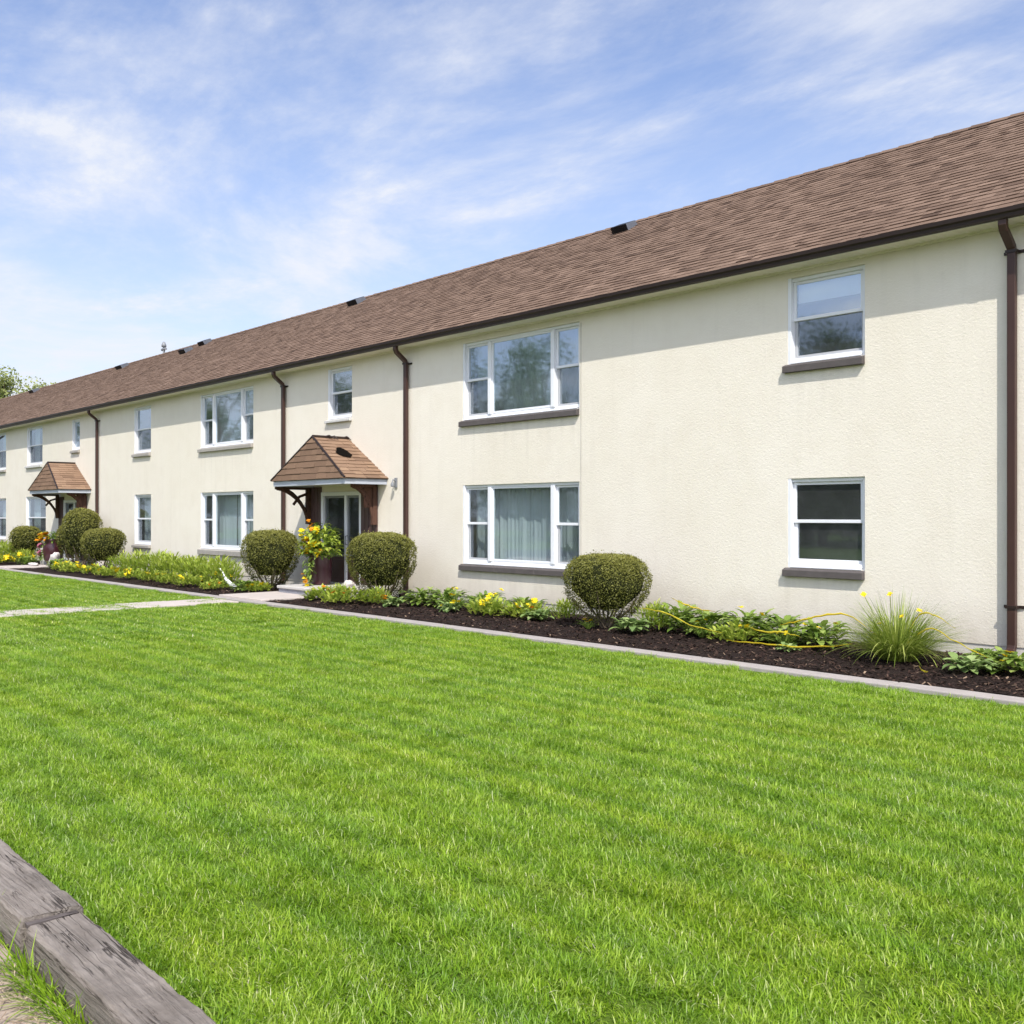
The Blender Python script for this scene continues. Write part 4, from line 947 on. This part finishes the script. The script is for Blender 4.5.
# ------------------------------------------------------------------ trees
def tree(name, loc, h, cr, nleaf, leaf, seed, label, group, mat, trunk_h=.35, clumps=26):
    r = random.Random(seed); e = empty(name, loc); tag(e, label, 'tree', group)
    b = MB(); b.tube([(0,0,-.1),(r.gauss(0,.1),r.gauss(0,.1),h*.25),(r.gauss(0,.3),r.gauss(0,.3),h*.6),(r.gauss(0,.3),r.gauss(0,.3),h*.9)], [h*.025,h*.02,h*.012,h*.003], 9)
    cen = []
    for k in range(clumps):
        z = h*(trunk_h + (1-trunk_h)*r.random()); u = (z/h-trunk_h)/(1-trunk_h); q = cr*(math.sin(math.pi*min(1,u*.82+.16))**.7)*r.uniform(.35,1)
        a = r.uniform(0, 6.283); c = Vector((q*math.cos(a), q*math.sin(a), z)); cen.append((c, cr*r.uniform(.22,.42)))
        b.tube([(0,0,max(h*.18,z*.62)),(c.x*.5,c.y*.5,z*.84),(c.x,c.y,z)], [h*.007,h*.005,h*.002], 5)
    b.build('trunk', M['bark'], e)
    b = MB()
    for k in range(nleaf):
        c, cr_ = cen[r.randrange(clumps)]; d = Vector((r.gauss(0,1), r.gauss(0,1), r.gauss(0,.75))); d.normalize(); d *= cr_*r.random()**.45
        p = c+d; a = Vector((r.gauss(0,1), r.gauss(0,1), r.gauss(0,.6))).normalized(); s_ = a.cross(Vector((r.gauss(0,1),r.gauss(0,1),r.gauss(0,1)))).normalized(); l = leaf*r.uniform(.6,1.3)
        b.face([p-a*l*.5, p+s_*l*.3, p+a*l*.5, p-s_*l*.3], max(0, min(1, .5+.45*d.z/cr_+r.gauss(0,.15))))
    b.build('crown', mat, e); return e
tree('leafy_tree', (-84.7, 12, -.15), 12.3, 4.2, 16000, .24, 3, 'loose pale green tree rising behind the far end of the roof', None, M['tree_leaf_far'], .3, 34)
tree('leafy_tree', (-87.6, 15.5, -.15), 11.9, 2.9, 9000, .24, 5, 'smaller tree showing its yellow green top over the roof edge', None, M['tree_leaf_far'], .35, 24)
TL = 'leafy tree across the road, seen only mirrored in the window glass'; TG = 'trees across the road'
protos = [tree('street_tree', (-30,-46,-.1), 13, 4.6, 15000, .22, 11, TL, TG, M['tree_leaf'], .14, 34), tree('street_tree', (-44,-40,-.1), 15.5, 5.0, 15000, .22, 12, TL, TG, M['tree_leaf'], .14, 36), tree('street_tree', (-58,-43,-.1), 12, 5.2, 15000, .22, 13, TL, TG, M['tree_leaf'], .12, 34)]
r = random.Random(6)
for i, (x, y, s_) in enumerate([(-8,-46,.8), (-18,-50,.85), (-38,-50,.95), (-52,-38,1.05), (-66,-40,1.1), (-75,-36,1.1), (-86,-40,1.2), (-98,-36,1.15), (-110,-40,1.2), (4,-48,.8), (-24,-44,.62), (-60,-34,.6), (-36,-44,.6), (-48,-46,.7), (-125,-34,1.2), (-140,-40,1.2), (-27,-52,.95), (-33,-53,1.0), (-40,-54,1.0), (-21,-52,.9), (-14,-52,.85), (-30.5,-39.5,.92), (-34.5,-39,.80), (-27,-42,.85)]):
    clone(protos[i % 3], (x, y, -.1), r.uniform(0, 6.28), s_)

# ------------------------------------------------------------------ light, sky, camera
SUN = Vector((1.42, -1.0, 2.1)).normalized()
el = math.asin(SUN.z); az = math.atan2(SUN.x, SUN.y)
w = bpy.data.worlds.new('World'); scene.world = w; w.use_nodes = True
nt = w.node_tree; N = nt.nodes; L = nt.links.new; N.clear()
out = N.new('ShaderNodeOutputWorld'); bg = N.new('ShaderNodeBackground'); sky = N.new('ShaderNodeTexSky'); sky.sky_type = 'NISHITA'; sky.sun_disc = False
sky.sun_elevation = el; sky.sun_rotation = az; sky.altitude = 50; sky.air_density = 1.0; sky.dust_density = 1.3; sky.ozone_density = 1.5
def mth(op, a, b_=0.0):
    m = N.new('ShaderNodeMath'); m.operation = op
    for i, q in enumerate((a, b_)):
        if hasattr(q, 'links'): L(q, m.inputs[i])
        else: m.inputs[i].default_value = q
    return m.outputs[0]
SKY = .15
tc = N.new('ShaderNodeTexCoord'); sx = N.new('ShaderNodeSeparateXYZ'); L(tc.outputs['Generated'], sx.inputs[0])
zz = mth('ADD', mth('MAXIMUM', sx.outputs['Z'], 0.0), .13)
cb = N.new('ShaderNodeCombineXYZ'); L(mth('DIVIDE', sx.outputs['X'], zz), cb.inputs['X']); L(mth('DIVIDE', sx.outputs['Y'], zz), cb.inputs['Y'])
def cloud(scale, rot, sc, detail, rough, dist, lo, hi, amt, off=0):
    mp = N.new('ShaderNodeMapping'); mp.inputs['Rotation'].default_value = (0,0,R(rot)); mp.inputs['Scale'].default_value = sc; mp.inputs['Location'].default_value = (off, off*.7, 0); L(cb.outputs[0], mp.inputs['Vector'])
    n = N.new('ShaderNodeTexNoise'); n.inputs['Scale'].default_value = scale; n.inputs['Detail'].default_value = detail; n.inputs['Roughness'].default_value = rough; n.inputs['Distortion'].default_value = dist; L(mp.outputs[0], n.inputs['Vector'])
    r_ = N.new('ShaderNodeMapRange'); r_.interpolation_type = 'SMOOTHSTEP'; r_.inputs['From Min'].default_value = lo; r_.inputs['From Max'].default_value = hi; r_.inputs['To Max'].default_value = amt; L(n.outputs['Fac'], r_.inputs['Value']); return r_.outputs[0]
c1 = cloud(.75, 20, (1, 1.25, 1), 10, .62, .5, .42, .74, .85, 15.2)
c2 = cloud(1.5, 40, (.8, 1.5, 1), 11, .66, .35, .44, .78, .70, 6.6)
c3 = cloud(5.5, 35, (.9, 1.3, 1), 9, .62, .2, .38, .72, .75, 2.0)
wisp = mth('ADD', c1, mth('MULTIPLY', c2, mth('ADD', c3, .35)))
hz = N.new('ShaderNodeMapRange'); hz.inputs['From Min'].default_value = .45; hz.inputs['From Max'].default_value = 0.0; hz.inputs['To Max'].default_value = .60; L(sx.outputs['Z'], hz.inputs['Value'])
sd = N.new('ShaderNodeVectorMath'); sd.operation = 'DOT_PRODUCT'; L(tc.outputs['Generated'], sd.inputs[0]); sd.inputs[1].default_value = SUN
glow = mth('ADD', 1.0, mth('MULTIPLY', mth('POWER', mth('MAXIMUM', sd.outputs['Value'], 0.0), 1.6), 2.1))
cw = N.new('ShaderNodeVectorMath'); cw.operation = 'SCALE'; L(glow, cw.inputs['Scale']); cw.inputs[0].default_value = (.885/SKY, .912/SKY, .985/SKY)
fac = mth('MINIMUM', mth('ADD', wisp, hz.outputs[0]), .93)
mix = N.new('ShaderNodeMix'); mix.data_type = 'RGBA'; L(fac, mix.inputs[0])
bl = N.new('ShaderNodeMix'); bl.data_type = 'RGBA'; bl.blend_type = 'MULTIPLY'; bl.inputs[0].default_value = 1; bl.inputs[7].default_value = (1.26,1.26,1.44,1)
L(sky.outputs[0], bl.inputs[6]); L(bl.outputs[2], mix.inputs[6]); L(cw.outputs[0], mix.inputs[7])
L(mix.outputs[2], bg.inputs['Color']); bg.inputs['Strength'].default_value = SKY; L(bg.outputs[0], out.inputs['Surface'])

sl = bpy.data.lights.new('sun', 'SUN'); sl.energy = 5.0; sl.angle = R(.53); sl.color = (1, .96, .89)
so = bpy.data.objects.new('sun', sl); COL.objects.link(so); so.rotation_euler = (-SUN).to_track_quat('-Z', 'Y').to_euler(); so.location = (10, -20, 30)

cam = bpy.data.cameras.new('camera'); cam.sensor_width = 36; cam.sensor_fit = 'HORIZONTAL'; cam.lens = 1010/1024*36; cam.shift_y = 3/1024; cam.clip_start = .05; cam.clip_end = 3000
co = bpy.data.objects.new('camera', cam); COL.objects.link(co); co.location = (0, -12.19, 1.70); co.rotation_euler = (R(90), 0, R(47.546)); scene.camera = co
scene.view_settings.view_transform = 'Standard'; scene.view_settings.look = 'None'; scene.view_settings.exposure = 0
scene.cycles.use_denoising = True; scene.cycles.use_adaptive_sampling = True; scene.cycles.adaptive_threshold = .025; scene.cycles.max_bounces = 5; scene.cycles.diffuse_bounces = 2; scene.cycles.glossy_bounces = 2; scene.cycles.transparent_max_bounces = 8
